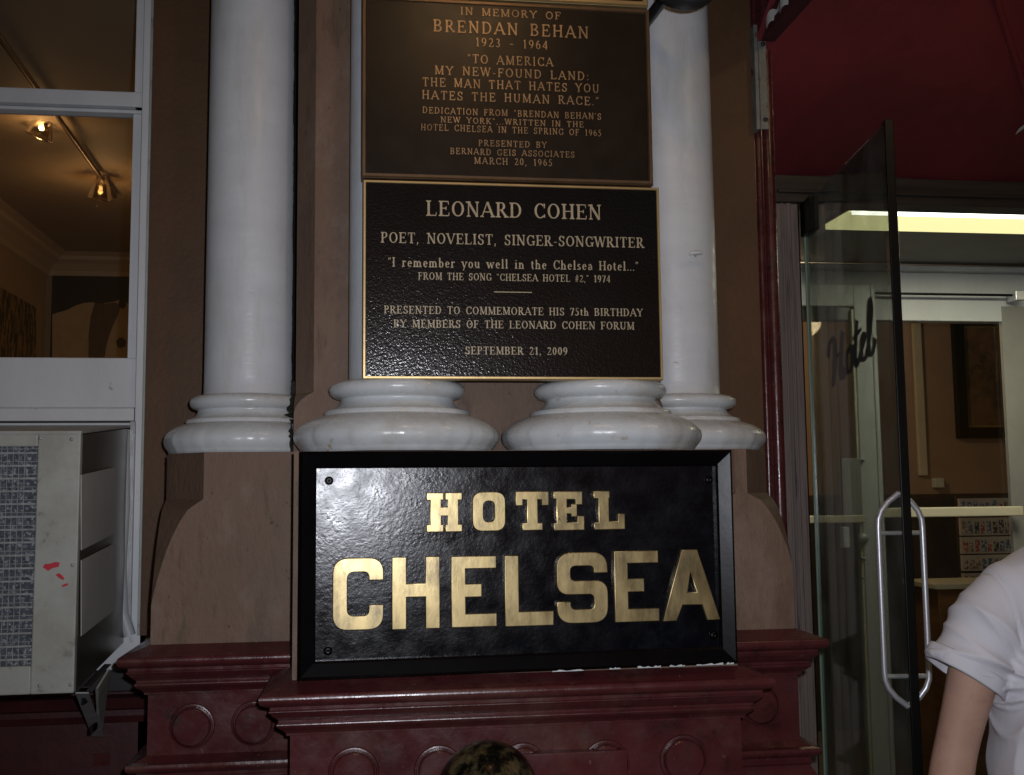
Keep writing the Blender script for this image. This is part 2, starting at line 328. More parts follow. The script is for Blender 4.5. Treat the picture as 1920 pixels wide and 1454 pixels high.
def pedestal(label, x0, x1, yf, yb, ztop, zcor, prof, discs, zlow=None, x1b=None):
    t = thing('pedestal', label, 'pedestal', ((x0 + x1) / 2, (yf + yb) / 2, 0))
    mb = MB(); chamfer_block(mb, x0, x1, yf, yb, prof); part('upper_block', mb, M['brown'], t)
    b = part('lower_block', MB().box((x0 - .002, yf - .002, 0), (x1 + .002, yb, zcor - .03)), M['maroon'], t)
    c = part('cornice', sweep_u(x0 - .002, x1 + .002, yf - .002, yb, zcor, CORN), M['maroon'], t)
    for px, py, r in discs:
        p = at(px, py, yf - .002); disc(t, p.x, p.z, yf - .002, r)
    if zlow: part('lower_moulding', sweep_u(x0 - .002, x1 + .002, yf - .002, yb, zlow, LOW), M['maroon'], t)
    return t
# left
lx0, lx1 = X(283, 1150, YB), X(760, 1000, YB)
ztl = Z(420, 848, YB)
c = (X(382, 900, YB) - lx0)
pedestal('brown and maroon pedestal left of the big black sign, two discs below its ledge', lx0, lx1, YB, YW, ztl, Z(400, 1206, YB),
         stop_profile(Z(400, 1206, YB) - .05, Z(320, 1135, YB), Z(380, 936, YB), ztl, c), [(360, 1362, .040), (476, 1357, .040)], Z(360, 1420, YB - .03))
rx0, rx1 = X(1300, 1000, YB), X(1490, 1165, YB)
ztr = Z(1400, 842, YB); c = rx1 - X(1400, 880, YB)
pedestal('brown and maroon pedestal right of the big black sign, one disc at its corner', rx0, rx1, YB, YW, ztr, Z(1440, 1180, YB),
         stop_profile(Z(1440, 1180, YB) - .05, Z(1480, 1060, YB), Z(1400, 925, YB), ztr, c), [(1424, 1322, .040)], Z(1440, 1396, YB - .03))
fx0, fx1 = X(549, 1060, 0), X(1379, 1100, 0)
zc = Z(960, 1262, 0)
pedestal('front pedestal carrying the big black hotel sign, row of discs under its ledge', fx0, fx1, 0, YB + .1, zt, zc,
         [(zc - .05, .0005), (zt, .0005)], [(663, 1449, .041), (823, 1445, .041), (980, 1440, .041), (1136, 1434, .041), (1281, 1424, .041)])
# ------------------------------------------------------------------ columns
def column(label, cx, cy, zb, tv, kr=1.0, kz=1.0, grime=False, peg=False):
    t = thing('column', label, 'column', (cx, cy, zb), 'white round columns')
    # base: square fillet, big torus, fillet, scotia, ring
    def tor(r, z0, z1, k=1.0, n=10):
        return [(r + (z1 - z0) * .5 * k * (math.cos(PI * (i / n - .5)) - 1), z0 + (z1 - z0) * (i / n)) for i in range(n + 1)]
    pr = [(0.0001, 0.0), (.207, 0.0), (.209, .008)]
    pr += [(.214, .014), (.221, .024), (.2235, .034), (.221, .045), (.214, .055), (.203, .064), (.189, .072), (.172, .078), (.160, .081)]
    pr += [(.160, .082), (.159, .089), (.157, .091)]
    pr += [(.147, .0935), (.136, .099), (.128, .106), (.124, .113), (.1235, .117)]
    pr += [(.130, .1185), (.140, .122), (.147, .129), (.1495, .137), (.147, .145), (.140, .151), (.128, .155), (.116, .156)]
    pr = [(max(.0001, .106 + (r_ - .106) * kr) if r_ > .11 else r_, h_ * kz) for r_, h_ in pr]
    mb = MB().lathe((cx, cy, zb), pr, 96)
    # drips and thick paint: uneven skirt
    vs = []
    for v in mb.v:
        a = math.atan2(v[1] - cy, v[0] - cx); h = v[2] - zb
        if .004 < h < .05 and abs(v[1] - cy) + abs(v[0] - cx) > .01:
            q = .0022 * (math.sin(a * 47 + 1.3 * math.sin(a * 13)) * math.sin(a * 19 + cx * 9)); rr = math.hypot(v[0] - cx, v[1] - cy); s = (rr + q) / rr
            v = (cx + (v[0] - cx) * s, cy + (v[1] - cy) * s, v[2])
        vs.append(v)
    mb.v = vs
    part('base', mb, M['white_base'], t)
    sh = MB().lathe((cx, cy, zb), [(.116, .150 * kz), (.1075, .160 * kz), (.1065, .175), (.1060, .5), (.1035, 1.3), (.098, 2.4), (.096, 2.7)], 96)
    part('shaft', sh, M['white'], t)
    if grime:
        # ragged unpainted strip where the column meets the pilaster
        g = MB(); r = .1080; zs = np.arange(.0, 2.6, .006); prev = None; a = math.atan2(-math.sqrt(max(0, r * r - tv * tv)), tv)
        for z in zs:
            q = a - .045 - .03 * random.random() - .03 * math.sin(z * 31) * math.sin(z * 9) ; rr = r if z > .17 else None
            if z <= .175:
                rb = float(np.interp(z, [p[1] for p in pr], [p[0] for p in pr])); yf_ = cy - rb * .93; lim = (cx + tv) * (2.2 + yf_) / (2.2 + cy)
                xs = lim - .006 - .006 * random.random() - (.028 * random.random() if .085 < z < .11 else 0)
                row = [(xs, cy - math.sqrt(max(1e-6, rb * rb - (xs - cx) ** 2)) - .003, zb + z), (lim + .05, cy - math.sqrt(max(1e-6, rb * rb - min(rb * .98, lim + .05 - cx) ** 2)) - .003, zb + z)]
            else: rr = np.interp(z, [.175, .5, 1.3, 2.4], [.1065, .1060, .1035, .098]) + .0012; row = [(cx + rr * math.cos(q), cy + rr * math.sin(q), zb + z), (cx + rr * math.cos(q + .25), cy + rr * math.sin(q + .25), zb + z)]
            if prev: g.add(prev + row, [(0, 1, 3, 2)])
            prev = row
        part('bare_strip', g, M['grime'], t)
    if peg:
        p = at(1303, 475, cy - .13); q = MB().tube([(p.x + .012, cy - .08, p.z - .001), (p.x + .004, p.y - .002, p.z)], [.004, .004], 8)
        q.tube([(p.x - .014, p.y, p.z - .002), (p.x - .006, p.y - .004, p.z), (p.x + .012, p.y - .003, p.z + .001), (p.x + .018, p.y, p.z + .001)], [.004, .0055, .0055, .004], 10)
        part('peg', q, M['white'], t, fix=False)
    return t
YC1, YC2 = .19, .48
c1, c2 = X(745, 800, YC1), X(1126, 800, YC1)
zb1 = zt + .0015
column('front left white column whose base sits above the left half of the black sign', c1, YC1, zb1, 0)
column('front right white column mostly hidden by the two plaques, its base overlapping its neighbour', c2, YC1, zb1, 0)
c3 = X(469, 600, YC2); c4 = X(1267, 600, YC2)
column('leftmost white column beside the window, its right edge ragged against the pilaster', c3, YC2, ztl + .0015, X(551, 600, YC2) - c3, .76, .90, grime=True)
column('rightmost white column beside the entrance, with a small peg sticking out', c4, YC2, ztr + .0015, 0, .95, .90, peg=True)

# ------------------------------------------------------------------ stroke lettering
def glyphs():
    G = {}
    v = lambda x, y0=0, y1=1, s0=1, s1=1: ('v', x, y0, y1, s0, s1)
    u = lambda x, y0=0, y1=1, s0=1, s1=1: ('u', x, y0, y1, s0, s1)
    h = lambda x0, x1, y, a=0, b=0: ('h', x0, x1, y, a, b)
    d = lambda x0, y0, x1, y1, k, s0=0, s1=0: ('d', x0, y0, x1, y1, k, s0, s1)
    a = lambda cx, cy, rx, ry, a0, a1: ('a', cx, cy, rx, ry, a0, a1)
    G['A'] = (.74, [d(.05, 0, .36, 1, 0, 1, 0), d(.36, 1, .68, 0, 1, 0, 1), h(.17, .54, .34)])
    G['B'] = (.64, [v(.14), h(.14, .33, 1), h(.14, .36, .52), h(.14, .34, 0), a(.33, .76, .19, .24, -90, 90), a(.34, .26, .23, .26, -90, 90)])
    G['C'] = (.68, [a(.38, .5, .31, .5, 45, 315), u(.62, .68, .98, 0, 0), u(.62, .06, .26, 0, 0)])
    G['D'] = (.72, [v(.14), h(.14, .32, 1), h(.14, .32, 0), a(.31, .5, .34, .5, -90, 90)])
    G['E'] = (.62, [v(.14), h(.14, .54, 1, 0, -1), h(.14, .42, .52, 0, 2), h(.14, .57, 0, 0, 1)])
    G['F'] = (.57, [v(.14), h(.14, .52, 1, 0, -1), h(.14, .40, .52, 0, 2)])
    G['G'] = (.74, [a(.38, .5, .31, .5, 45, 300), u(.62, .68, .98, 0, 0), ('v', .62, .04, .42, 0, 1)])
    G['H'] = (.74, [v(.14), v(.60), h(.14, .60, .51)])
    G['I'] = (.30, [v(.15)])
    G['K'] = (.72, [v(.14), d(.18, .42, .56, 1, 0, 0, 1), d(.28, .55, .62, 0, 1, 0, 1)])
    G['L'] = (.60, [v(.14), h(.14, .55, 0, 0, 1)])
    G['M'] = (.88, [u(.13), d(.13, 1, .44, .05, 1, 1, 0), d(.44, .05, .74, 1, 0), v(.74)])
    G['N'] = (.74, [u(.13), d(.11, 1, .62, 0, 1, 1, 0), u(.62, 0, 1, 0, 1)])
    G['O'] = (.74, [a(.37, .5, .32, .5, 0, 360)])
    G['P'] = (.58, [v(.14), h(.14, .33, 1), h(.14, .33, .47), a(.32, .735, .20, .265, -90, 90)])
    G['R'] = (.68, [v(.14), h(.14, .33, 1), h(.14, .33, .49), a(.32, .745, .19, .255, -90, 90), d(.32, .49, .60, 0, 1, 0, 1)])
    G['S'] = (.56, [a(.28, .74, .20, .26, 20, 270), a(.28, .25, .22, .27, -160, 90), u(.47, .70, .97, 0, 0), u(.07, .04, .30, 0, 0)])
    G['T'] = (.64, [v(.32, 0, 1, 1, 0), h(.05, .59, 1, -1, -1)])
    G['U'] = (.72, [v(.14, .25, 1, 0, 1), a(.36, .27, .22, .27, 180, 360), u(.58, .25, 1, 0, 1)])
    G['V'] = (.70, [d(.06, 1, .35, 0, 1, 1, 0), d(.35, 0, .64, 1, 0, 0, 1)])
    G['W'] = (.94, [d(.05, 1, .28, 0, 1, 1, 0), d(.28, 0, .47, 1, 0), d(.47, 1, .68, 0, 1), d(.68, 0, .89, 1, 0, 0, 1)])
    G['Y'] = (.70, [d(.07, 1, .35, .46, 1, 1, 0), d(.35, .46, .62, 1, 0, 0, 1), v(.35, 0, .48, 1, 0)])
    G['-'] = (.34, [h(.06, .30, .36)]); G['–'] = (.5, [h(.08, .42, .42)])
    G['.'] = (.20, [('o', .10, .06, .065)]); G[','] = (.22, [('o', .10, .06, .06), d(.13, .05, .06, -.16, 0)])
    G[':'] = (.24, [('o', .12, .08, .065), ('o', .12, .55, .065)])
    G['“'] = (.34, [('o', .10, .80, .055), d(.08, .80, .13, .98, 0), ('o', .24, .80, .055), d(.22, .80, .27, .98, 0)])
    G['”'] = (.34, [('o', .10, .94, .055), d(.12, .94, .06, .76, 0), ('o', .24, .94, .055), d(.26, .94, .20, .76, 0)])
    G['’'] = (.20, [('o', .10, .94, .055), d(.12, .94, .06, .76, 0)])
    G['#'] = (.52, [d(.14, 0, .24, 1, 0), d(.30, 0, .40, 1, 0), h(.05, .48, .66), h(.03, .46, .34)])
    G['0'] = (.52, [a(.26, .5, .20, .5, 0, 360)])
    G['1'] = (.44, [v(.24, 0, 1, 1, 0), d(.10, .84, .22, .97, 0)])
    G['2'] = (.52, [a(.25, .73, .18, .27, -10, 165), d(.42, .66, .08, .06, 0), h(.05, .47, .03, 0, 1)])
    G['3'] = (.50, [a(.23, .75, .17, .25, -90, 150), a(.23, .26, .20, .27, -155, 90)])
    G['4'] = (.54, [v(.37, 0, 1, 0, 0), d(.05, .27, .36, .97, 0), h(.04, .50, .26)])
    G['5'] = (.50, [a(.22, .32, .21, .33, -150, 110), d(.14, .58, .18, .98, 0), h(.17, .46, .96)])
    G['6'] = (.52, [a(.27, .32, .20, .32, 0, 360), a(.38, .38, .32, .60, 95, 185)])
    G['7'] = (.50, [h(.06, .46, .96, -1, 0), d(.45, .96, .20, 0, 1)])
    G['9'] = (.52, [a(.25, .68, .20, .32, 0, 360), a(.14, .62, .32, .60, -85, 5)])
    # lower case
    G['r'] = (.42, [v(.13, 0, .64, 1, 0), d(.05, .60, .12, .66, 0), a(.28, .40, .14, .26, 35, 150), ('o', .36, .56, .055)])
    G['e'] = (.50, [a(.26, .32, .19, .33, 5, 320), h(.10, .42, .36)])
    G['m'] = (.86, [v(.13, 0, .64, 1, 0), a(.27, .42, .15, .24, 10, 160), v(.41, 0, .46, 1, 0), a(.56, .42, .15, .24, 10, 160), v(.70, 0, .46, 1, 0), d(.05, .60, .12, .66, 0)])
    G['n'] = (.58, [v(.13, 0, .64, 1, 0), a(.28, .42, .16, .24, 10, 160), v(.43, 0, .46, 1, 0), d(.05, .60, .12, .66, 0)])
    G['h'] = (.58, [v(.13, 0, 1.02, 1, 0), a(.28, .42, .16, .24, 10, 160), v(.43, 0, .46, 1, 0), d(.05, .96, .12, 1.02, 0)])
    G['b'] = (.54, [v(.13, .02, 1.02, 0, 0), a(.28, .32, .20, .33, -140, 140), d(.05, .96, .12, 1.02, 0)])
    G['y'] = (.56, [d(.08, .66, .28, .02, 1, 1, 0), d(.48, .66, .20, -.24, 0, 1, 0), ('o', .16, -.24, .06)])
    G['o'] = (.52, [a(.26, .32, .21, .34, 0, 360)])
    G['u'] = (.58, [v(.13, .2, .64, 0, 0), a(.27, .22, .15, .22, 190, 340), v(.43, 0, .64, 0, 0), h(.43, .54, .03), d(.04, .64, .13, .64, 0), d(.34, .64, .43, .64, 0)])
    G['w'] = (.78, [d(.07, .66, .24, 0, 1, 1, 0), d(.24, 0, .39, .62, 0), d(.39, .62, .54, 0, 1), d(.54, 0, .70, .66, 0, 0, 1)])
    G['l'] = (.30, [v(.15, 0, 1.02, 1, 0), d(.07, .96, .14, 1.02, 0)])
    G['i'] = (.30, [v(.15, 0, .64, 1, 0), d(.07, .60, .14, .66, 0), ('o', .15, .88, .065)])
    G['t'] = (.36, [v(.16, .12, .84, 0, 0), h(.04, .32, .63), a(.27, .14, .11, .14, 180, 300)])
    G['s'] = (.42, [a(.21, .47, .13, .18, 20, 260), a(.21, .17, .15, .18, -160, 80)])
    G['a'] = (.50, [a(.24, .44, .14, .22, 10, 160), v(.38, .06, .46, 0, 0), a(.23, .18, .16, .20, 60, 330), d(.38, .05, .47, .08, 0), ('o', .11, .50, .05)])
    return G
GL = glyphs()
def glyph_mesh(ch, T, t, sf, hgt, m, cache):
    key = (ch, m.name)
    if key in cache: return cache[key]
    mb = MB(); k = 0
    def poly(ps):
        nonlocal k
        area = sum(ps[i][0] * ps[(i + 1) % len(ps)][1] - ps[(i + 1) % len(ps)][0] * ps[i][1] for i in range(len(ps)))
        if area < 0: ps = ps[::-1]
        mb.prism(ps, -hgt * (1 + .012 * k), 0); k += 1
    def seg(x0, y0, x1, y1, w):
        dx, dy = x1 - x0, y1 - y0; l = math.hypot(dx, dy); nx, ny = -dy / l * w / 2, dx / l * w / 2
        poly([(x0 + nx, y0 + ny), (x0 - nx, y0 - ny), (x1 - nx, y1 - ny), (x1 + nx, y1 + ny)])
    def serif(x, y, w, up):
        e = w / 2 + sf
        if sf > 0: poly([(x - e, y), (x + e, y), (x + e * .98, y + up * t * .8), (x + w / 2, y + up * t * 1.8), (x - w / 2, y + up * t * 1.8), (x - e * .98, y + up * t * .8)])
    for s in GL[ch][1]:
        c = s[0]
        if c in 'vu':
            w_ = T if c == 'v' else t * 1.15; _, x, y0, y1, s0, s1 = s
            seg(x, y0, x, y1, w_)
            if s0: serif(x, y0, w_, 1)
            if s1: serif(x, y1, w_, -1)
        elif c == 'h':
            _, x0, x1, y, a_, b_ = s; y = min(max(y, t / 2), 1 - t / 2) if y in (0, 1) else y
            seg(x0, y, x1, y, t)
            for xx, q in ((x0, a_), (x1, b_)):
                if q == 1: poly([(xx - t * .6, y), (xx + t * .4, y), (xx + t * .6, y + .22), (xx + t * .1, y + .22)])
                elif q == -1: poly([(xx - t * .5, y), (xx + t * .5, y), (xx + t * .5, y - .22), (xx, y - .22)])
                elif q == 2: poly([(xx - t * .5, y - .11), (xx + t * .4, y - .11), (xx + t * .4, y + .11), (xx - t * .5, y + .11)])
        elif c == 'd':
            _, x0, y0, x1, y1, kk, s0, s1 = s; w_ = T if kk else t
            seg(x0, y0, x1, y1, w_)
            if s0: serif(x0, y0, w_, 1 if y0 < y1 else -1)
            if s1: serif(x1, y1, w_, 1 if y1 < y0 else -1)
        elif c == 'o':
            _, x, y, r = s; r *= .6 + T * 2.4; poly([(x + r * math.cos(q), y + r * math.sin(q)) for q in [i * PI / 4 for i in range(8)]])
        elif c == 'a':
            _, cx, cy, rx, ry, a0, a1 = s; rx -= T * .45 - t * .3; ry -= t * .5
            n = max(6, int(abs(a1 - a0) / 20)); o = []; i_ = []
            for j in range(n + 1):
                q = math.radians(a0 + (a1 - a0) * j / n); w_ = t + (T - t) * abs(math.cos(q)) ** 1.5
                nx, ny = math.cos(q) * ry, math.sin(q) * rx; l = math.hypot(nx, ny); nx /= l; ny /= l
                x, y = cx + rx * math.cos(q), cy + ry * math.sin(q)
                o.append((x + nx * w_ / 2, y + ny * w_ / 2)); i_.append((x - nx * w_ / 2, y - ny * w_ / 2))
            hh = -hgt * (1 + .012 * k); k += 1
            vs = [(p[0], hh, p[1]) for p in o] + [(p[0], hh, p[1]) for p in i_] + [(p[0], 0, p[1]) for p in o] + [(p[0], 0, p[1]) for p in i_]; N = n + 1; fs = []
            for j in range(n): fs += [(j, j + 1, N + j + 1, N + j), (j, 2 * N + j, 2 * N + j + 1, j + 1), (N + j, N + j + 1, 3 * N + j + 1, 3 * N + j)]
            mb.add(vs, fs)
    me = bpy.data.meshes.new('letter'); me.from_pydata(mb.v, [], mb.f); me.materials.append(m)
    bm = bmesh.new(); bm.from_mesh(me); bmesh.ops.recalc_face_normals(bm, faces=bm.faces); bm.to_mesh(me); bm.free()
    cache[key] = me; return me
CACHE = {}
def line(text, xl, xr, ybase, caph, Y, parent, style, m, jit=0.0, hgt=.0022):
    T, t, sf, tr = style
    a, b = at(xl, ybase, Y), at(xr, ybase, Y); z = at((xl + xr) / 2, ybase, Y).z
    W = b.x - a.x; cap = caph / FPX * (Y + 2.2) * 1.02
    xs = []; x = 0
    for ch in text:
        if ch == ' ': x += .42 + tr * 1.5; continue
        xs.append((ch, x)); x += GL[ch][0] + tr
    x -= tr; s = W / x
    for ch, q in xs:
        me = glyph_mesh(ch, T, t, sf, 1.0, m, CACHE)
        o = link('letter', me, (a.x + q * s, Y, z + random.uniform(-jit, jit)), parent)
        o.scale = (s, hgt, cap)
# ------------------------------------------------------------------ plaques
def plate(root, x0, x1, z0, z1, yb, yf, border, mface, medge, inset=.003):
    part('backing', MB().box((x0, yf + inset, z0), (x1, yb, z1)), medge, root, 0.0008)
    # raised mitred border of four strips
    b = border
    def strip(p, q, r, s_, nm='border'):
        mb = MB(); vs = [(p[0], yf + inset + .001, p[1]), (q[0], yf + inset + .001, q[1]), (r[0], yf + inset + .001, r[1]), (s_[0], yf + inset + .001, s_[1])]
        f = .25
        def L(a_, b_, k): return (a_[0] + (b_[0] - a_[0]) * k, a_[1] + (b_[1] - a_[1]) * k)
        p2, q2 = L(p, s_, f), L(q, r, f); s2, r2 = L(s_, p, f), L(r, q, f)
        vs += [(p2[0], yf, p2[1]), (q2[0], yf, q2[1]), (r2[0], yf, r2[1]), (s2[0], yf, s2[1])]
        mb.add(vs, [(4, 5, 6, 7), (0, 1, 5, 4), (3, 7, 6, 2), (0, 4, 7, 3), (1, 2, 6, 5)])
        part(nm, mb, medge, root)
    o = [(x0, z0), (x1, z0), (x1, z1), (x0, z1)]; i = [(x0 + b, z0 + b), (x1 - b, z0 + b), (x1 - b, z1 - b), (x0 + b, z1 - b)]
    for k in range(4): strip(o[k], o[(k + 1) % 4], i[(k + 1) % 4], i[k])
    part('face', MB().box((x0 + b * .9, yf + inset - .001, z0 + b * .9), (x1 - b * .9, yf + inset + .001, z1 - b * .9)), mface, root)
YC = .052
x0 = X(680, 520, YC); x1 = X(1240, 520, YC); z0 = Z(960, 712, YC); z1 = Z(960, 344, YC)
coh = thing('plaque', 'black plaque with gold edge headed LEONARD COHEN, lower of the column plaques', 'plaque', ((x0 + x1) / 2, .08, z0))
plate(coh, x0, x1, z0, z1, .086, YC, .0075, M['plaque_black'], M['plaque_gold'])
YL = YC + .002
ST = (.128, .058, .075, .10)
for tx, a_, b_, yb_, cp in [('LEONARD COHEN', 799, 1127, 409, 29), ('POET, NOVELIST, SINGER-SONGWRITER', 714, 1207, 460.5, 20), ('“I remember you well in the Chelsea Hotel...”', 727, 1197, 504.5, 17.5),
                        ('FROM THE SONG “CHELSEA HOTEL #2,” 1974', 784, 1144, 527.5, 13.5), ('PRESENTED TO COMMEMORATE HIS 75th BIRTHDAY', 720, 1205, 591, 14.5),
                        ('BY MEMBERS OF THE LEONARD COHEN FORUM', 738, 1189, 616.5, 14.5), ('SEPTEMBER 21, 2009', 872, 1064, 665.5, 14.5)]:
    line(tx, a_, b_, yb_, cp, YL, coh, ST, M['plaque_letter'])
a_, b_ = at(926, 548, YL), at(997, 548, YL); part('rule', MB().box((a_.x, YL - .002, a_.z - .0009), (b_.x, YL, a_.z + .0009)), M['plaque_letter'], coh)
YBH = .046
x0 = X(678, 170, YBH); x1 = X(1222, 170, YBH); z0 = Z(960, 339.5, YBH); z1 = Z(960, 4, YBH)
beh = thing('plaque', 'dark bronze plaque headed IN MEMORY OF BRENDAN BEHAN, above the black one', 'plaque', ((x0 + x1) / 2, .08, z0))
plate(beh, x0, x1, z0, z1, .088, YBH, .011, M['bronze'], M['bronze_edge'], .005)
YL = YBH + .004
SB = (.105, .075, .05, .18)
for tx, a_, b_, yb_, cp in [('IN MEMORY OF', 863, 1051, 33, 15), ('BRENDAN BEHAN', 812, 1103, 66.5, 24), ('1923 – 1964', 891, 1027, 90.5, 17), ('“TO AMERICA', 876, 1037, 122.5, 17.5),
                        ('MY NEW-FOUND LAND:', 815, 1104, 146, 17), ('THE MAN THAT HATES YOU', 792, 1123, 168.5, 17), ('HATES THE HUMAN RACE.”', 791, 1123, 192.5, 17),
                        ('DEDICATION FROM “BRENDAN BEHAN’S', 792, 1127, 219, 12.5), ('NEW YORK”,..WRITTEN IN THE', 826, 1094, 235, 11.5), ('HOTEL CHELSEA IN THE SPRING OF 1965', 789, 1127, 250.5, 12.5),
                        ('PRESENTED BY', 897, 1025, 276.5, 12), ('BERNARD GEIS ASSOCIATES', 844, 1077, 293, 12), ('MARCH 20, 1965', 889, 1035, 310, 13)]:
    line(tx, a_, b_, yb_, cp, YL, beh, SB, M['bronze_letter'], .0004)
z2 = Z(960, 2, YBH) + .001
up = thing('plaque', 'bronze plaque of which only the bottom edge shows at the top of the photo', 'plaque', ((x0 + x1) / 2, .08, z2))
plate(up, x0 + .004, x1 - .004, z2, z2 + .36, .088, YBH - .004, .014, M['bronze'], M['plaque_gold'], .005)

# ------------------------------------------------------------------ big sign
YS = -.016
sx0, sx1 = X(560, 1060, -.03), X(1377, 1060, -.03); sz0, sz1 = Z(960, 1258, -.03), Z(960, 846, -.03)
sign = thing('hotel_sign', 'large black framed sign with brass letters HOTEL CHELSEA on the front pedestal', 'sign', ((sx0 + sx1) / 2, 0, sz0))
fw = .033
part('panel', MB().box((sx0 + fw * .5, YS, sz0 + fw * .5), (sx1 - fw * .5, -.003, sz1 - fw * .5)), M['black_panel'], sign)
o = [(sx0, sz0), (sx1, sz0), (sx1, sz1), (sx0, sz1)]; i = [(sx0 + fw, sz0 + fw), (sx1 - fw, sz0 + fw), (sx1 - fw, sz1 - fw), (sx0 + fw, sz1 - fw)]
for k in range(4):
    a, b, c, d = o[k], o[(k + 1) % 4], i[(k + 1) % 4], i[k]
    Lp = lambda p, q, t: (p[0] + (q[0] - p[0]) * t, p[1] + (q[1] - p[1]) * t)
    a2, b2 = Lp(a, d, .18), Lp(b, c, .18); d2, c2_ = Lp(d, a, .12), Lp(c, b, .12)
    P3 = lambda p, y: (p[0], y, p[1])
    vs = [P3(a, -.003), P3(b, -.003), P3(a, -.034), P3(b, -.034), P3(a2, -.040), P3(b2, -.040), P3(d2, -.030), P3(c2_, -.030), P3(d, -.026), P3(c, -.026), P3(d, -.003), P3(c, -.003)]
    fs = [(0, 1, 3, 2), (2, 3, 5, 4), (4, 5, 7, 6), (6, 7, 9, 8), (8, 9, 11, 10), (0, 2, 4, 6, 8, 10), (1, 11, 9, 7, 5, 3)]
    part('frame', MB().add(vs, fs), M['black_frame'], sign)
def rounded(pts, n=7):
    out = []
    N = len(pts)
    for k, p in enumerate(pts):
        r = p[2] if len(p) > 2 else 0
        if not r: out.append((p[0], p[1])); continue
        q = Vector(p[:2]); a = Vector(pts[k - 1][:2]) - q; b = Vector(pts[(k + 1) % N][:2]) - q
        ra = min(r, a.length * .5 if len(pts[k - 1]) > 2 else a.length); rb = min(r, b.length * .5 if len(pts[(k + 1) % N]) > 2 else b.length)
        A = q + a.normalized() * ra; B = q + b.normalized() * rb
        for j in range(n + 1):
            t = j / n; out.append(tuple(A * (1 - t) ** 2 + q * 2 * t * (1 - t) + B * t * t))
    return out
def shape_mesh(splines, depth, bev):
    cu = bpy.data.curves.new('c', 'CURVE'); cu.dimensions = '2D'; cu.fill_mode = 'BOTH'; cu.extrude = depth; cu.bevel_depth = bev; cu.bevel_resolution = 2
    for pts in splines:
        s = cu.splines.new('POLY'); s.points.add(len(pts) - 1); s.use_cyclic_u = True
        for k, p in enumerate(pts): s.points[k].co = (p[0], p[1], 0, 1)
    ob = bpy.data.objects.new('c', cu); COL.objects.link(ob); me = eval_mesh(ob); bpy.data.objects.remove(ob); bpy.data.curves.remove(cu)
    for v in me.vertices: x, y, z = v.co; v.co = (x, -z, y)
    me.materials.clear(); return me
def big(ch, w, h, s):
    r = .3 * w * 1.0
    if ch == 'C': return [rounded([(w, .70 * h), (w, h, r), (0, h, r), (0, 0, r), (w, 0, r), (w, .33 * h), (w - s, .33 * h), (w - s, s * .95, s * .5), (s, s * .95, s * .6), (s, h - s * .95, s * .6), (w - s, h - s * .95, s * .5), (w - s, .70 * h)])]
    if ch == 'S':
        t = s * .95; m0, m1 = .5 * h - t / 2, .5 * h + t / 2
        return [rounded([(w, .72 * h), (w, h, r), (0, h, r), (0, m0, r * .8), (w - s, m0, s * .5), (w - s, t, s * .5), (s, t, s * .5), (s, .29 * h), (0, .29 * h), (0, 0, r), (w, 0, r), (w, m1, r * .8), (s, m1, s * .5), (s, h - t, s * .5), (w - s, h - t, s * .5), (w - s, .72 * h)])]
    if ch == 'H': return [[(0, 0), (s, 0), (s, .45 * h), (w - s, .45 * h), (w - s, 0), (w, 0), (w, h), (w - s, h), (w - s, .62 * h), (s, .62 * h), (s, h), (0, h)]]
    if ch == 'E':
        t = s * .95; return [[(0, 0), (w, 0), (w, t * .95), (s, t * .95), (s, .43 * h), (.66 * w, .43 * h), (.66 * w, .60 * h), (s, .60 * h), (s, h - t * .9), (w, h - t * .9), (w, h), (0, h)]]
    if ch == 'L': return [[(0, 0), (w, 0), (w, s), (s, s), (s, h), (0, h)]]
    if ch == 'A':
        a = .36 * w; b = .62 * w
        return [[(0, 0), (s * 1.02, 0), (.335 * w, .225 * h), (.705 * w, .225 * h), (w - s * .98, 0), (w, 0), (b, h), (a, h)], [(.42 * w, .385 * h), (.495 * w, .74 * h), (.62 * w, .385 * h)]]
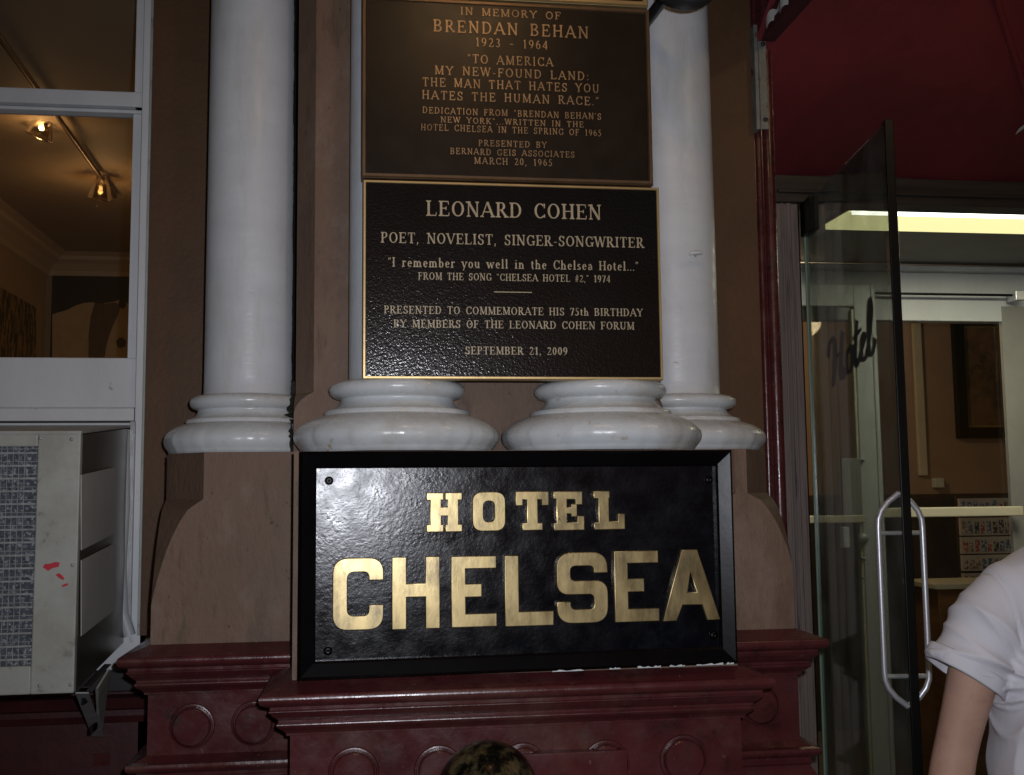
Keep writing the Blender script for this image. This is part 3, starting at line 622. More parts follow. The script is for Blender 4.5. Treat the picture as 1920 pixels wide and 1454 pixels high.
def slab(ch, w, h, s):
    f = s * .62
    if ch == 'H':
        e = .50 * w; a, b = .11 * w, .11 * w + s; g = e * .93
        L_ = [(0, 0), (g * .98, 0), (g * .98, f), (b, f), (b, .42 * h), (w - b, .42 * h), (w - b, f), (w - g * .98, f), (w - g * .98, 0), (w, 0), (w, f), (w - a, f), (w - a, h - f), (w, h - f), (w, h),
              (w - g * .98, h), (w - g * .98, h - f), (w - b, h - f), (w - b, .62 * h), (b, .62 * h), (b, h - f), (g * .98, h - f), (g * .98, h), (0, h), (0, h - f), (a, h - f), (a, f), (0, f)]
        return [L_]
    if ch == 'O': return [rounded([(0, 0, .3 * w), (w, 0, .3 * w), (w, h, .3 * w), (0, h, .3 * w)]), rounded([(s, s * .8, .2 * w), (s, h - s * .8, .2 * w), (w - s, h - s * .8, .2 * w), (w - s, s * .8, .2 * w)])]
    if ch == 'T':
        c = w / 2; return [[(c - w * .30, 0), (c + w * .30, 0), (c + w * .30, f), (c + s / 2, f), (c + s / 2, h - f * 1.15), (w - f, h - f * 1.15), (w - f, h - .34 * h), (w, h - .34 * h), (w, h), (0, h), (0, h - .34 * h), (f, h - .34 * h), (f, h - f * 1.15), (c - s / 2, h - f * 1.15), (c - s / 2, f), (c - w * .30, f)]]
    if ch == 'E':
        a, b = .10 * w, .10 * w + s
        return [[(0, 0), (w, 0), (w, .34 * h), (w - f, .34 * h), (w - f, f * 1.1), (b, f * 1.1), (b, .44 * h), (.60 * w, .44 * h), (.60 * w, .36 * h), (.60 * w + f * .8, .36 * h), (.60 * w + f * .8, .66 * h), (.60 * w, .66 * h), (.60 * w, .58 * h), (b, .58 * h), (b, h - f * 1.1),
                 (w - f * 1.3, h - f * 1.1), (w - f * 1.3, .68 * h), (w - f * .3, .68 * h), (w - f * .3, h), (0, h), (0, h - f), (a, h - f), (a, f), (0, f)]]
    if ch == 'L':
        a, b = .16 * w, .16 * w + s
        return [[(0, 0), (w, 0), (w, .38 * h), (w - f, .38 * h), (w - f, f * 1.15), (b, f * 1.15), (b, h - f), (.5 * w, h - f), (.5 * w, h), (0, h), (0, h - f), (a, h - f), (a, f), (0, f)]]
def zp(x, y): return (x / 2.087 + 540, y / 2.087 + 690)
YLt = YS - .001
def place_big(ch, box, fn, stroke):
    xl, yt_, xr, yb_ = box; p = zp(xl, yb_); q = zp(xr, yt_); a = at(*p, YLt - .005); b = at(*q, YLt - .005)
    w_, h_ = b.x - a.x, b.z - a.z; s_ = stroke / 2.087 / FPX * 2.2
    me = shape_mesh(fn(ch, w_, h_, s_), .0045, .0016); me.materials.append(M['brass_letter'])
    me.name = 'letter'; link('letter', me, (a.x, YLt - .0045, a.z), sign)
for ch, bx in zip('CHELSEA', [(176, 742, 368, 1019), (406, 738, 586, 1016), (637, 736, 806, 1009), (846, 733, 1027, 1006), (1050, 722, 1240, 996), (1277, 717, 1440, 991), (1466, 712, 1678, 988)]):
    place_big(ch, bx, big, 49)
for ch, bx in zip('HOTEL', [(540, 491, 673, 639), (719, 488, 841, 636), (888, 486, 1011, 633), (1036, 486, 1149, 633), (1194, 484, 1308, 630)]):
    place_big(ch, bx, slab, 37)
for px, py in ((617, 902), (615, 1217), (1329, 900), (1338, 1192)):
    p = at(px, py, YS); mb = MB().lathe((p.x, YS, p.z), [(.0085, 0), (.0085, -.003), (.006, -.0055), (.003, -.006), (.0001, -.0045)], 20, 'Y'); part('screw', mb, M['black_frame'], sign)
sign.rotation_euler = (0, 0, .036); sign.location.y -= .012
for px, wpx in ((1062, 60), (1150, 22), (1215, 46), (1268, 30), (1330, 54), (1368, 16)):
    q = at(px, 1262 - (px - 960) * .037, -.045); vs = []; n = 9
    for k in range(n + 1): vs.append((q.x - wpx / 1900 + k * wpx / 950 / n, -.046, q.z + .0005)); 
    tp = [(v[0], v[1], v[2] + random.uniform(.001, .0045)) for v in vs]
    mbc = MB().add(vs + tp, [(k, k + 1, n + 2 + k, n + 1 + k) for k in range(n)]); part('paint_chip', mbc, M['white_base'], sign, fix=False)
# metal strip between sign and the shadow at its left
# ------------------------------------------------------------------ round lantern at the top
p = at(1290, -60, -.02); R = .083
lan = thing('round_lantern', 'round ribbed dark lamp rim with pale glass at the top edge, before the rightmost column', 'lamp', (p.x, .3, p.z))
mb = MB(); n = 72; prof = [(R * .80, .005), (R * .84, -.012), (R * .93, -.016), (R, -.008), (R * 1.0, .03), (R * .9, .05)]
mb.lathe((p.x, p.y, p.z), prof, 144, 'Y')
vs = []
for v in mb.v:
    a = math.atan2(v[2] - p.z, v[0] - p.x); s = 1 + .012 * math.cos(a * 72); vs.append((p.x + (v[0] - p.x) * s, v[1], p.z + (v[2] - p.z) * s))
mb.v = vs; part('rim', mb, M['iron'], lan)
part('lens', MB().lathe((p.x, p.y, p.z), [(R * .81, 0), (R * .6, -.010), (R * .3, -.016), (.0001, -.018)], 48, 'Y'), M['lens_glass'], lan)
part('arm', MB().tube([(p.x, p.y + .03, p.z), (p.x, p.y + .2, p.z + .02), (p.x, YC2 - .09, p.z + .04)], .014), M['iron'], lan)

# ------------------------------------------------------------------ window on the left
YN = .80
win = thing('sash_window', 'white painted sash window with two panes above the air conditioner', 'window', (X(100, 700, YN), YN, Z(100, 1230, YN)))
xr0, xr1, xr2 = X(247, 600, YN), X(262, 600, YN), X(279, 600, YN - .01)
zs = Z(150, 1215, YN); xL = -3.4
part('casing', MB().box((xr1, YN - .035, Z(270, 1197, YN)), (xr2, YN + .12, 4.4)), M['frame_white'], win, .002)
part('casing_edge', MB().box((xr2 - .006, YN - .042, Z(270, 1197, YN)), (xr2 + .001, YN - .02, 4.4)), M['ac_white'], win, .002)
zA, zBt = Z(120, 170, YN), Z(120, 198, YN)
zC = Z(120, 210, YN + .02); zD = Z(120, 672, YN + .02); zE = Z(120, 765, YN)
part('upper_stile', MB().box((xr0 - .006, YN - .005, zBt), (xr1 - .001, YN + .05, 4.4)), M['frame_white'], win, .002)
part('lower_stile', MB().box((xr0 - .014, YN + .022, zE), (xr1 - .001, YN + .07, zC + .01)), M['frame_white'], win, .002)
part('meeting_rail', MB().box((xL, YN - .010, zBt), (xr1 - .001, YN + .05, zA)), M['frame_white'], win, .003)
part('lower_sash_rail', MB().box((xL, YN + .012, zC), (xr1 - .001, YN + .06, zBt - .001)), M['frame_white'], win, .003)
part('bottom_rail', MB().box((xL, YN + .005, zE), (xr1 - .001, YN + .06, zD)), M['frame_white'], win, .003)
part('sill_strip', MB().box((xL, YN - .030, Z(120, 791, YN)), (X(251, 780, YN - .03), YN + .02, zE - .003)), M['frame_white'], win, .002)
part('gap_bar', MB().box((xL, YN - .012, Z(120, 800, YN)), (xr1 - .001, YN + .03, Z(120, 794, YN))), M['frame_white'], win, .001)
part('upper_pane', MB().box((xL, YN + .035, zA - .01), (xr0, YN + .039, 4.4)), M['win_glass'], win)
part('lower_pane', MB().box((xL, YN + .045, zD - .01), (xr0 - .01, YN + .049, zC + .01)), M['win_glass'], win)
part('sill', MB().hexa([at(0, 1262, YN - .05), at(244, 1262, YN - .05), at(276, 1192, YN - .05), at(0, 1192, YN - .05), at(0, 1262, YN + .1), at(244, 1262, YN + .1), at(276, 1192, YN + .1), at(0, 1192, YN + .1)]), M['frame_white'], win)
part('flank_panel', MB().box((xL, YN + .06, Z(120, 1262, YN)), (xr1, YN + .08, zE)), M['ac_side'], win)
# low wall beneath the window
zl = Z(100, 1262, YW - .03)
lw = thing('window_base_wall', 'dark maroon moulded base wall under the air conditioner', 'wall', (-1, YW, 0))
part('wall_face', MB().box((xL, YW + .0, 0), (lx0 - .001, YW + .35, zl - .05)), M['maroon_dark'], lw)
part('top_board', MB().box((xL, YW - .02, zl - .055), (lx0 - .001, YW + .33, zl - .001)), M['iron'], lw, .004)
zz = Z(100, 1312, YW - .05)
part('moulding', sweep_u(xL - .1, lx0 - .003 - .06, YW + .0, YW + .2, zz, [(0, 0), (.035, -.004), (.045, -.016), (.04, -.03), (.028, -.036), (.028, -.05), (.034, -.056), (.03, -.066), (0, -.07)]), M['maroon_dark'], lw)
p = at(192, 1423, YW - .001); part('patch', MB().box((p.x - .022, YW - .004, p.z - .016), (p.x + .018, YW + .001, p.z + .014)), M['maroon'], lw)
# wall over and left of the window so the street side is closed
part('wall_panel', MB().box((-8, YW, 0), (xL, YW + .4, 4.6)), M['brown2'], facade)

# ------------------------------------------------------------------ air conditioner
ac = thing('air_conditioner', 'weathered cream window air conditioner with red marks, sloping out of the window', 'air conditioner', (-1.0, .5, 1.1))
YA = .26; YAb = YN + .04
f0, f1 = at(145, 812, YA), at(145, 1300, YA)           # front right edge
ZT, ZBm = f0.z, f1.z; XR = (f0.x + f1.x) / 2; XLf = XR - .62
tilt = .085                                             # rises toward the wall
def ap(x, z, y): return (x, y, z + (y - YA) * tilt * 1.0)
dzb = (YAb - YA) * tilt
part('front_plate', MB().hexa([(XLf, YA, ZBm), (XR, YA, ZBm), (XR, YA, ZT), (XLf, YA, ZT), (XLf, YA + .012, ZBm), (XR, YA + .012, ZBm), (XR, YA + .012, ZT), (XLf, YA + .012, ZT)]) if False else
     MB().box((X(64, 1050, YA), YA, ZBm), (XR, YA + .02, ZT)).box((XLf, YA, Z(30, 838, YA)), (X(64, 1050, YA), YA + .02, ZT)).box((XLf, YA, ZBm), (X(64, 1050, YA), YA + .02, Z(30, 1250, YA))), M['ac_white'], ac, .003)
part('case', MB().hexa([(XLf, YA + .02, ZBm), (XR - .003, YA + .02, ZBm), (XR - .003, YA + .02, ZT - .003), (XLf, YA + .02, ZT - .003),
                        (XLf, YAb, ZBm + dzb), (XR - .003, YAb, ZBm + dzb), (XR - .003, YAb, ZT - .003 + dzb), (XLf, YAb, ZT - .003 + dzb)]), M['ac_side'], ac)
part('top_lip', MB().hexa([(XLf, YA - .003, ZT - .002), (XR + .002, YA - .003, ZT - .002), (XR + .002, YA - .003, ZT + .004), (XLf, YA - .003, ZT + .004),
                          (XLf, YAb, ZT + dzb), (XR + .002, YAb, ZT + dzb), (XR + .002, YAb, ZT + .005 + dzb), (XLf, YAb, ZT + .005 + dzb)]), M['ac_white'], ac)
xg = X(64, 1050, YA)
part('coil', MB().box((XLf, YA + .0145, Z(30, 1250, YA)), (xg - .0005, YA + .016, Z(30, 838, YA))), M['coil'], ac)
zg0, zg1 = Z(30, 1250, YA), Z(30, 838, YA); ns = 17
for k in range(ns):
    z = zg0 + (k + .5) * (zg1 - zg0) / ns
    part('slat', MB().box((XLf, YA + .002, z - .0020), (xg - .001, YA + .012, z + .0020)).box((XLf, YA + .006, z + .0085), (xg - .001, YA + .012, z + .0098)), M['slat_grey'], ac)
mb = MB()
x = xg - .028
while x > XLf: mb.box((x - .0007, YA + .007, zg0), (x + .0007, YA + .013, zg1)); x -= .012
part('grille_bars', mb, M['slat_grey'], ac)
def side_quad(pxs, name, m, off=.002):
    # points given in pixels on the side plane x = XR
    vs = []
    for px, py in pxs:
        d = at(px, py, 1.0) - CAMP; t = (XR + off - CAMP.x) / d.x; vs.append(tuple(CAMP + d * t))
    b = [(v[0] - off * .9, v[1], v[2]) for v in vs]
    return part(name, MB().hexa(vs + b), m, ac)
side_quad([(153, 1032), (216, 1000), (216, 876), (153, 891)], 'side_sheet', M['paper'])
side_quad([(153, 1193), (217, 1142), (216, 1019), (153, 1051)], 'side_sheet', M['paper'])
for px, py in ((76, 822), (134, 824), (136, 1060), (132, 1284), (74, 1286)):
    q = at(px, py, YA); part('screw', MB().lathe((q.x, YA + .001, q.z), [(.0045, 0), (.004, -.002), (.0001, -.0028)], 12, 'Y'), M['galv'], ac)
# flange strip between case and casing
part('side_flange', MB().tube([at(232, 806, YN - .05), at(233, 950, YN - .05), at(226, 1060, YN - .05), at(230, 1150, YN - .05), at(243, 1192, YN - .05)], .016, 10), M['pale_blue'], ac)
part('side_flange', MB().box((X(240, 900, YN - .06), YN - .05, ZBm + dzb + .02), (X(249, 900, YN - .06), YN + .03, zE - .04)), M['galv'], ac)
for pts in ([(80, 1064), (84, 1058), (95, 1057), (104, 1054), (112, 1055), (110, 1063), (98, 1066), (90, 1071), (86, 1068)], [(104, 1078), (110, 1075), (115, 1078), (121, 1085), (118, 1088), (110, 1084)], [(115, 1099), (121, 1095), (128, 1094), (127, 1098), (118, 1101)]):
    mb = MB(); vs = [at(a, b, YA - .0008) for a, b in pts]; vb = [v + Vector((0, .001, 0)) for v in vs]; n = len(vs)
    mb.add(vs + vb, [tuple(range(n)), tuple(range(2 * n - 1, n - 1, -1))] + [(k, k + n, (k + 1) % n + n, (k + 1) % n) for k in range(n)])
    part('red_mark', mb, M['red_mark'], ac)
# support bracket
br = thing('support_bracket', 'bent metal bracket bracing the air conditioner from below', 'bracket', tuple(at(190, 1385, YW - .03)))
def flat_bar(pts, wpx, m, name, thick=.003):
    vs = []
    a, b = Vector(pts[0]), Vector(pts[1]); d = (b - a).normalized(); s = Vector((1, 0, 0)); s = (s - d * s.dot(d)).normalized() * wpx; n = d.cross(s).normalized() * thick
    return part(name, MB().hexa([a - s, b - s, b + s, a + s, a - s + n, b - s + n, b + s + n, a + s + n]), m, br, .001)
flat_bar([at(154, 1298, YA + .06), at(184, 1380, YW - .06)], .014, M['galv'], 'strut')
mb = MB(); vs = [at(179, 1292, .42), at(201, 1256, .50), at(201, 1272, .56), at(188, 1370, YW - .045), at(181, 1340, YW - .2)]; vb = [v + Vector((.004, .01, 0)) for v in vs]; n = len(vs)
mb.add(vs + vb, [tuple(range(n)), tuple(range(2 * n - 1, n - 1, -1))] + [(k, k + n, (k + 1) % n + n, (k + 1) % n) for k in range(n)]); part('gusset', mb, M['ac_white'], br)
flat_bar([at(160, 1288, YA + .07), at(202, 1245, YAb - .30)], .008, M['iron'], 'rail')
for px, py in ((158, 1314), (174, 1366)):
    p = at(px, py, YA + .1); part('slot', MB().box((p.x - .003, p.y - .012, p.z - .007), (p.x + .003, p.y + .03, p.z + .007)), M['black_edge'], br)

# ------------------------------------------------------------------ gallery room behind the window
zcl = CAMP.z + 1.5; YR = 4.77
xw = at(88, 490, YR).x
struct('room_ceiling', MB().box((xw - .2, YN + .13, zcl), (1.6, YR + .2, zcl + .15)), M['room_ceiling'])
struct('room_back_wall', MB().box((xw - .2, YR, 0), (1.6, YR + .15, zcl)), M['room_wall'])
struct('room_left_wall', MB().box((xw - .15, YN + .13, 0), (xw, YR, zcl)), M['room_wall'])
struct('room_right_wall', MB().box((.75, YN + .4, 0), (.85, YR, zcl)), M['room_wall'])
struct('room_floor', MB().box((xw - .2, YN + .13, .3), (.75, YR, .4)), M['floor'])
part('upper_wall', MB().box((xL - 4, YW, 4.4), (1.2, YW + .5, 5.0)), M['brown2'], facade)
cr = MB()
for (o_, dz) in (((.0), 0),): pass
prof = [(0, -.14), (.02, -.13), (.03, -.10), (.07, -.06), (.10, -.04), (.11, -.02), (.15, -.0)]
vs = []
for o_, dz in prof: vs += [(xw + o_, YN + .2, zcl + dz), (xw + o_, YR - o_, zcl + dz), (.75, YR - o_, zcl + dz)]
fs = []
for j in range(len(prof) - 1):
    for k in range(2): fs.append((j * 3 + k, j * 3 + k + 1, j * 3 + 4 + k, j * 3 + 3 + k))
cr.add(vs, fs); o = part('room_cornice', cr, M['room_ceiling'], None, fix=False); o['kind'] = 'structure'
# horse picture
pa, pb = at(98, 517, YR - .03), at(300, 720, YR - .03)
hp = thing('horse_picture', 'dark picture of a pale horse head seen through the lower pane', 'picture', (pa.x + .3, YR, pb.z))
part('ground', MB().box((pa.x, YR - .03, pb.z), (pb.x, YR, pa.z)), M['pic_black'], hp)
def flatpoly(name, pts, Y, m, par, th=.002):
    mb = MB(); vs = [at(a, b, Y) for a, b in pts]; vb = [v + Vector((0, th, 0)) for v in vs]; n = len(vs)
    mb.add(vs + vb, [tuple(range(n)), tuple(range(2 * n - 1, n - 1, -1))] + [(k, k + n, (k + 1) % n + n, (k + 1) % n) for k in range(n)]); return part(name, mb, m, par)
flatpoly('horse_body', [(98, 590), (110, 586), (125, 582), (140, 574), (155, 569), (172, 567), (190, 570), (215, 566), (228, 560), (240, 570), (262, 600), (280, 650), (290, 720), (98, 720)], YR - .033, M['horse'], hp)
flatpoly('mane', [(178, 568), (196, 570), (216, 567), (226, 572), (222, 590), (212, 610), (204, 632), (198, 655), (194, 690), (190, 720), (164, 720), (166, 670), (166, 630), (170, 595)], YR - .036, M['mane'], hp)
flatpoly('ear', [(222, 572), (226, 552), (231, 540), (236, 556), (236, 575), (230, 580)], YR - .038, M['pic_black'], hp)
flatpoly('eye', [(218, 640), (222, 634), (230, 633), (236, 640), (235, 650), (226, 653), (220, 650)], YR - .038, M['pic_black'], hp)
# speckled painting on the left wall
def on_left(px, py):
    d = at(px, py, 1.0) - CAMP; t = (xw + .02 - CAMP.x) / d.x; return CAMP + d * t
q = [on_left(-160, 790), on_left(68, 720), on_left(68, 577), on_left(-160, 448)]
mb = MB(); mb.hexa(q + [v - Vector((.018, 0, 0)) for v in q]); o = tag(part('speckled_painting', mb, M['speckle'], None), 'tall black and ochre speckled painting on the side wall inside the window', 'painting')
# track rail + spots
ra, rb = at(0, 65, 1.33), at(216, 366, 3.22); ra.z = rb.z = zcl - .03; dr = (rb - ra).normalized(); ra = ra - dr * .3
tag(part('track_rail', MB().tube([ra, rb], .011, 6), M['rail'], None), 'thin dark ceiling track running back inside the lit room', 'track')
def spotlight(px, py, Y, label, bm, tl):
    p = at(px, py, Y); t = thing('track_spotlight', label, 'spotlight', (p.x, p.y, p.z), 'spotlights on the ceiling track')
    part('stem', MB().tube([(p.x, p.y, p.z + .05), (p.x + .01, p.y, zcl - .03)], .008, 8), M['rail'], t)
    mb = MB(); mb.lathe((0, 0, 0), [(.022, .05), (.035, .02), (.055, -.05), (.058, -.055), (.052, -.05), (.03, .02)], 20)
    R_ = Matrix.Rotation(tl, 4, 'Y') @ Matrix.Rotation(.35, 4, 'X'); mb.v = [tuple(Vector((p.x, p.y, p.z)) + R_ @ Vector(v)) for v in mb.v]; part('shade', mb, M['shade_glass'], t, fix=False)
    b = MB(); b.lathe((0, 0, -.02), [(.0001, .012), (.010, .006), (.012, 0), (.010, -.006), (.0001, -.012)], 12); b.v = [tuple(Vector((p.x, p.y, p.z)) + R_ @ Vector(v)) for v in b.v]; part('bulb', b, bm, t)
    return p
p1 = spotlight(82, 232, 2.25, 'brighter glass track spotlight just under the window rail', M['bulb'], .5)
p2 = spotlight(189, 352, 2.95, 'dimmer glass track spotlight hanging lower on the track', M['bulb_dim'], .15)
lamp('gallery_fill_light', 'POINT', (.3, 3.4, 2.85), 7, (1, .60, .28), .06)  # unseen fill without a fitting, added to brighten the back of the gallery
lamp('spot_bulb_light', 'POINT', (p1.x, p1.y - .05, p1.z - .12), .8, (1, .56, .22), .04)
lamp('spot_bulb_light', 'POINT', (p2.x, p2.y, p2.z - .12), 1.5, (1, .56, .22), .04)

# ------------------------------------------------------------------ entrance : post, jamb, beam
YJ = 1.30
mp_ = thing('door_post', 'maroon half round moulded post beside the entrance', 'post', (X(1440, 600, YW), YW, 0))
xa, xb = X(1421, 500, YW), X(1466, 600, YW)
mb = MB(); W_ = xb - xa
mb.box((xa, YW + .012, 0), (xb, YW + .08, 4.6))
part('back_board', mb, M['maroon'], mp_)
for k, (u0, u1) in enumerate(((.12, .42), (.46, .98))):
    cx = xa + W_ * (u0 + u1) / 2; r = W_ * (u1 - u0) / 2
    part('bead', MB().lathe((cx, YW + .014, 0), [(r, 0), (r, 4.6)], 16, 'Z', True, PI, 2 * PI), M['maroon'], mp_)
part('reveal', MB().box((xb - .04, YW + .081, 0), (xb - .002, YJ, 4.6)), M['maroon_dark'], mp_)
fr = thing('door_frame', 'worn grey wood jamb and dark head beam of the entrance', 'door frame', (X(1480, 900, YJ), YJ, 0))
ja, jb = X(1461, 600, YJ), X(1507, 700, YJ); zh0, zh1 = Z(1700, 399, YJ + .08), Z(1700, 338, YJ)
mb = MB(); mb.box((ja - .15, YJ, 0), (jb, YJ + .10, zh0)); part('jamb', mb, M['wood_grey'], fr, .003)
for u in (.30, .55, .62): part('reed', MB().lathe((ja + (jb - ja) * u, YJ + .001, 0), [(.005, 0), (.005, zh0)], 8, 'Z', True, PI, 2 * PI), M['wood_grey'], fr)
part('jamb_edge', MB().box((jb + .0005, YJ + .03, 0), (jb + .016, YJ + .11, zh0)), M['black_edge'], fr)
part('head_beam', MB().box((ja - .15, YJ - .02, zh0 + .001), (5.6, YJ + .08, zh1)), M['wood_dark'], fr, .003)
part('head_moulding', MB().box((ja, YJ - .035, zh0 + .03), (5.6, YJ - .02, zh0 + .042)), M['wood_dark'], fr, .003)
part('far_jamb', MB().box((3.0, YJ, 0), (3.15, YJ + .12, zh0)), M['wood_grey'], fr, .003)
# ------------------------------------------------------------------ awning
zc1 = zh1
xc0 = xb - .06
bz = Z(1427, 76, YW - .03); xbm = X(1436, 76, YW - .03)
aw = thing('awning', 'deep red canvas entrance awning with white scalloped side edge', 'awning', (2.2, 0, zc1))
cz = lambda y: zc1 + .004 + np.interp(YJ - y, [0, .45, 1.2, 2.5, 3.5], [0, .14, .62, 1.05, 1.15])
mb = MB(); vs = []; fs = []; ny, nx = 40, 40
for j in range(ny + 1):
    y = YJ - 3.3 * j / ny
    for k in range(nx + 1):
        x = xc0 + (5.0 - xc0) * k / nx; vs.append((x, y, cz(y) + .010 * math.sin(x * 5 + y * 2) * math.sin(y * 3) + .006 * math.sin(x * 11 - y * 4)))
for j in range(ny):
    for k in range(nx): a = j * (nx + 1) + k; fs.append((a, a + 1, a + nx + 2, a + nx + 1))
mb.add(vs, fs, True); part('roof_canvas', mb, M['canvas'], aw, fix=False)
part('back_board', MB().box((xc0, YJ + .0, zc1 + .006), (5.0, YJ + .1, zc1 + .9)), M['canvas_dark'], aw)
part('side_rail', MB().box((xbm - .012, -2.0, bz), (xbm + .030, YW - .02, bz + .03)), M['canvas_dark'], aw, .002)
# side valance with scallops
mb = MB(); wb = MB(); yy0, yy1 = YW - .04, -2.0; sc = .05; n = 420; zlow = lambda y: bz + .006 + .014 * abs(math.sin((y - yy0) / sc * PI)) ** .7
pl = None
for k in range(n + 1):
    y = yy0 + (yy1 - yy0) * k / n; xx = xbm - .014 - .006 * math.sin(y * 60); zl_ = zlow(y)
    row = [(xx, y, zl_), (xx, y, zl_ + .034), (xx, y, cz(y) + .02)]
    if pl: wb.add([pl[0], pl[1], row[1], row[0]], [(0, 1, 2, 3)]); mb.add([pl[1], pl[2], row[2], row[1]], [(0, 1, 2, 3)])
    pl = row
part('side_valance', mb, M['canvas_dark'], aw, fix=False); part('valance_binding', wb, M['trim_white'], aw, fix=False)
# rib crossing the canvas, and a painted stroke of lettering on it
r0 = at(1790, 40, .2); r1 = at(1935, 190, .9)
part('rib', MB().tube([(r0.x, r0.y, cz(r0.y) - .02), (r1.x, r1.y, cz(r1.y) - .02)], .012, 8), M['canvas'], aw)
def on_canvas(px, py):
    d = at(px, py, 1.0) - CAMP; lo, hi = .1, 8.0
    for _ in range(50):
        m_ = (lo + hi) / 2; q = CAMP + d * m_
        if q.z < cz(q.y) - .016: lo = m_
        else: hi = m_
        # outward from the camera the canvas comes down to meet the ray
    return CAMP + d * lo
pts = [on_canvas(*p_) for p_ in ((1905, 252), (1911, 242), (1920, 235), (1934, 231), (1934, 237), (1920, 241), (1912, 247))]
vb = [v + Vector((0, .003, .001)) for v in pts]; n = len(pts)
part('letter', MB().add(pts + vb, [tuple(range(n)), tuple(range(2 * n - 1, n - 1, -1))] + [(k, k + n, (k + 1) % n + n, (k + 1) % n) for k in range(n)]), M['trim_white'], aw)
# bracket plate on the post
bk = thing('awning_bracket', 'grey peeling metal strip screwed to the post below the awning corner', 'bracket', tuple(at(1425, 245, YW - .02)))
zk0, zk1 = Z(1425, 243, YW - .03), Z(1425, 78, YW - .03); xk = X(1416, 160, YW - .03)
part('strip', MB().box((xk, YW - .032, zk0), (xk + .012, YW + .01, zk1 + .05)).box((xk + .012, YW - .034, zk0), (xk + .036, YW - .028, zk1)), mat('peeling_grey_metal', (.17, .18, .165), .5, metal=.2, bump=.8, bscale=40, var=.3, vscale=20, spots=[((.10, .02, .02), 24, .56, .62)]), bk, .002)
for zz_ in (zk0 + .028, zk1 - .01): part('screw', MB().lathe((xk + .026, YW - .034, zz_), [(.007, 0), (.006, -.004), (.0001, -.005)], 14, 'Y'), M['iron'], bk)

# ------------------------------------------------------------------ glass door standing open
YH, YE = YJ + .02, .46
h_top = at(1508, 388, YH); e_top = at(1668, 220, YE); ztd = (h_top.z + e_top.z) / 2
hx, hy, ex, ey = h_top.x, YH, at(1692, 800, YE).x, YE
gd = thing('glass_door', 'greenish glass entrance door standing open with black script lettering', 'door', (hx, hy, .02))
dv = Vector((ex - hx, ey - hy, 0)); DW = dv.length; dn = dv.normalized(); nn = Vector((-dn.y, dn.x, 0))   # normal
def dp(u, z, o_=0.0): return Vector((hx, hy, 0)) + dn * u + nn * o_ + Vector((0, 0, z))
def dbox(u0, u1, z0, z1, t0, t1, mb=None):
    mb = mb or MB(); return mb.hexa([dp(u0, z0, t0), dp(u1, z0, t0), dp(u1, z1, t0), dp(u0, z1, t0), dp(u0, z0, t1), dp(u1, z0, t1), dp(u1, z1, t1), dp(u0, z1, t1)])
part('glass_pane', dbox(.006, DW - .004, .10, ztd, -.0005, .0005), M['door_glass'], gd)
part('hinge_edge', dbox(.0, .006, .10, ztd, -.006, .006), M['glass_edge'], gd)
part('outer_edge', dbox(DW - .004, DW + .004, .02, ztd, -.012, .012), M['black_edge'], gd, .002)
part('bottom_rail', dbox(0, DW - .004, .02, .10, -.012, .012), M['chrome'], gd, .002)
part('patch_fitting', dbox(.0, .12, ztd - .115, ztd + .0, -.016, .016), M['black_edge'], gd, .002)
part('pivot_block', MB().box((hx + .02, YH - .02, ztd - .10), (hx + .04, YH + .03, ztd + .01)).box((hx + .052, YH - .02, ztd - .10), (hx + .066, YH + .03, ztd + .01)), M['chrome'], gd, .003)
def on_door(px, py, o_=0.0):
    P0 = dp(0, 0, o_); d = at(px, py, 1.0) - CAMP; t = (P0 - CAMP).dot(nn) / d.dot(nn); return CAMP + d * t
def du(px, py, o_=0.0):
    q = on_door(px, py, o_); return (q - Vector((hx, hy, 0))).dot(dn), q.z
# pull handles : pointed-arch loops on both faces
uh0, zc_ = du(1690, 1120); zt0 = du(1690, 925)[1]; zb0 = du(1690, 1318)[1]
uh = min(uh0 + .02, DW - .05)
for sgn, nm in ((-1, 'handle'), (1, 'handle')):
    zc_m = (zt0 + zb0) / 2; hh = (zt0 - zb0) / 2; ww = .058; pts = []
    pts = []
    off = sgn * ww
    # each loop bows out from the glass: pointed tips at glass plane
    for k in range(25):
        t = k / 24; s = 1 - abs(2 * t - 1); o_ = off * (1 - (1 - min(1, s / .30)) ** 2.2); pts.append(dp(uh, zc_m - hh + 2 * hh * t, o_))
    h_ = part(nm, MB().tube(pts, .0078, 10), M['chrome'], gd)
    for zz_ in (zc_m - hh * .72, zc_m + hh * .62): part('standoff', MB().tube([dp(uh, zz_, 0), dp(uh, zz_, off * .97)], .006, 10), M['galv'], h_)
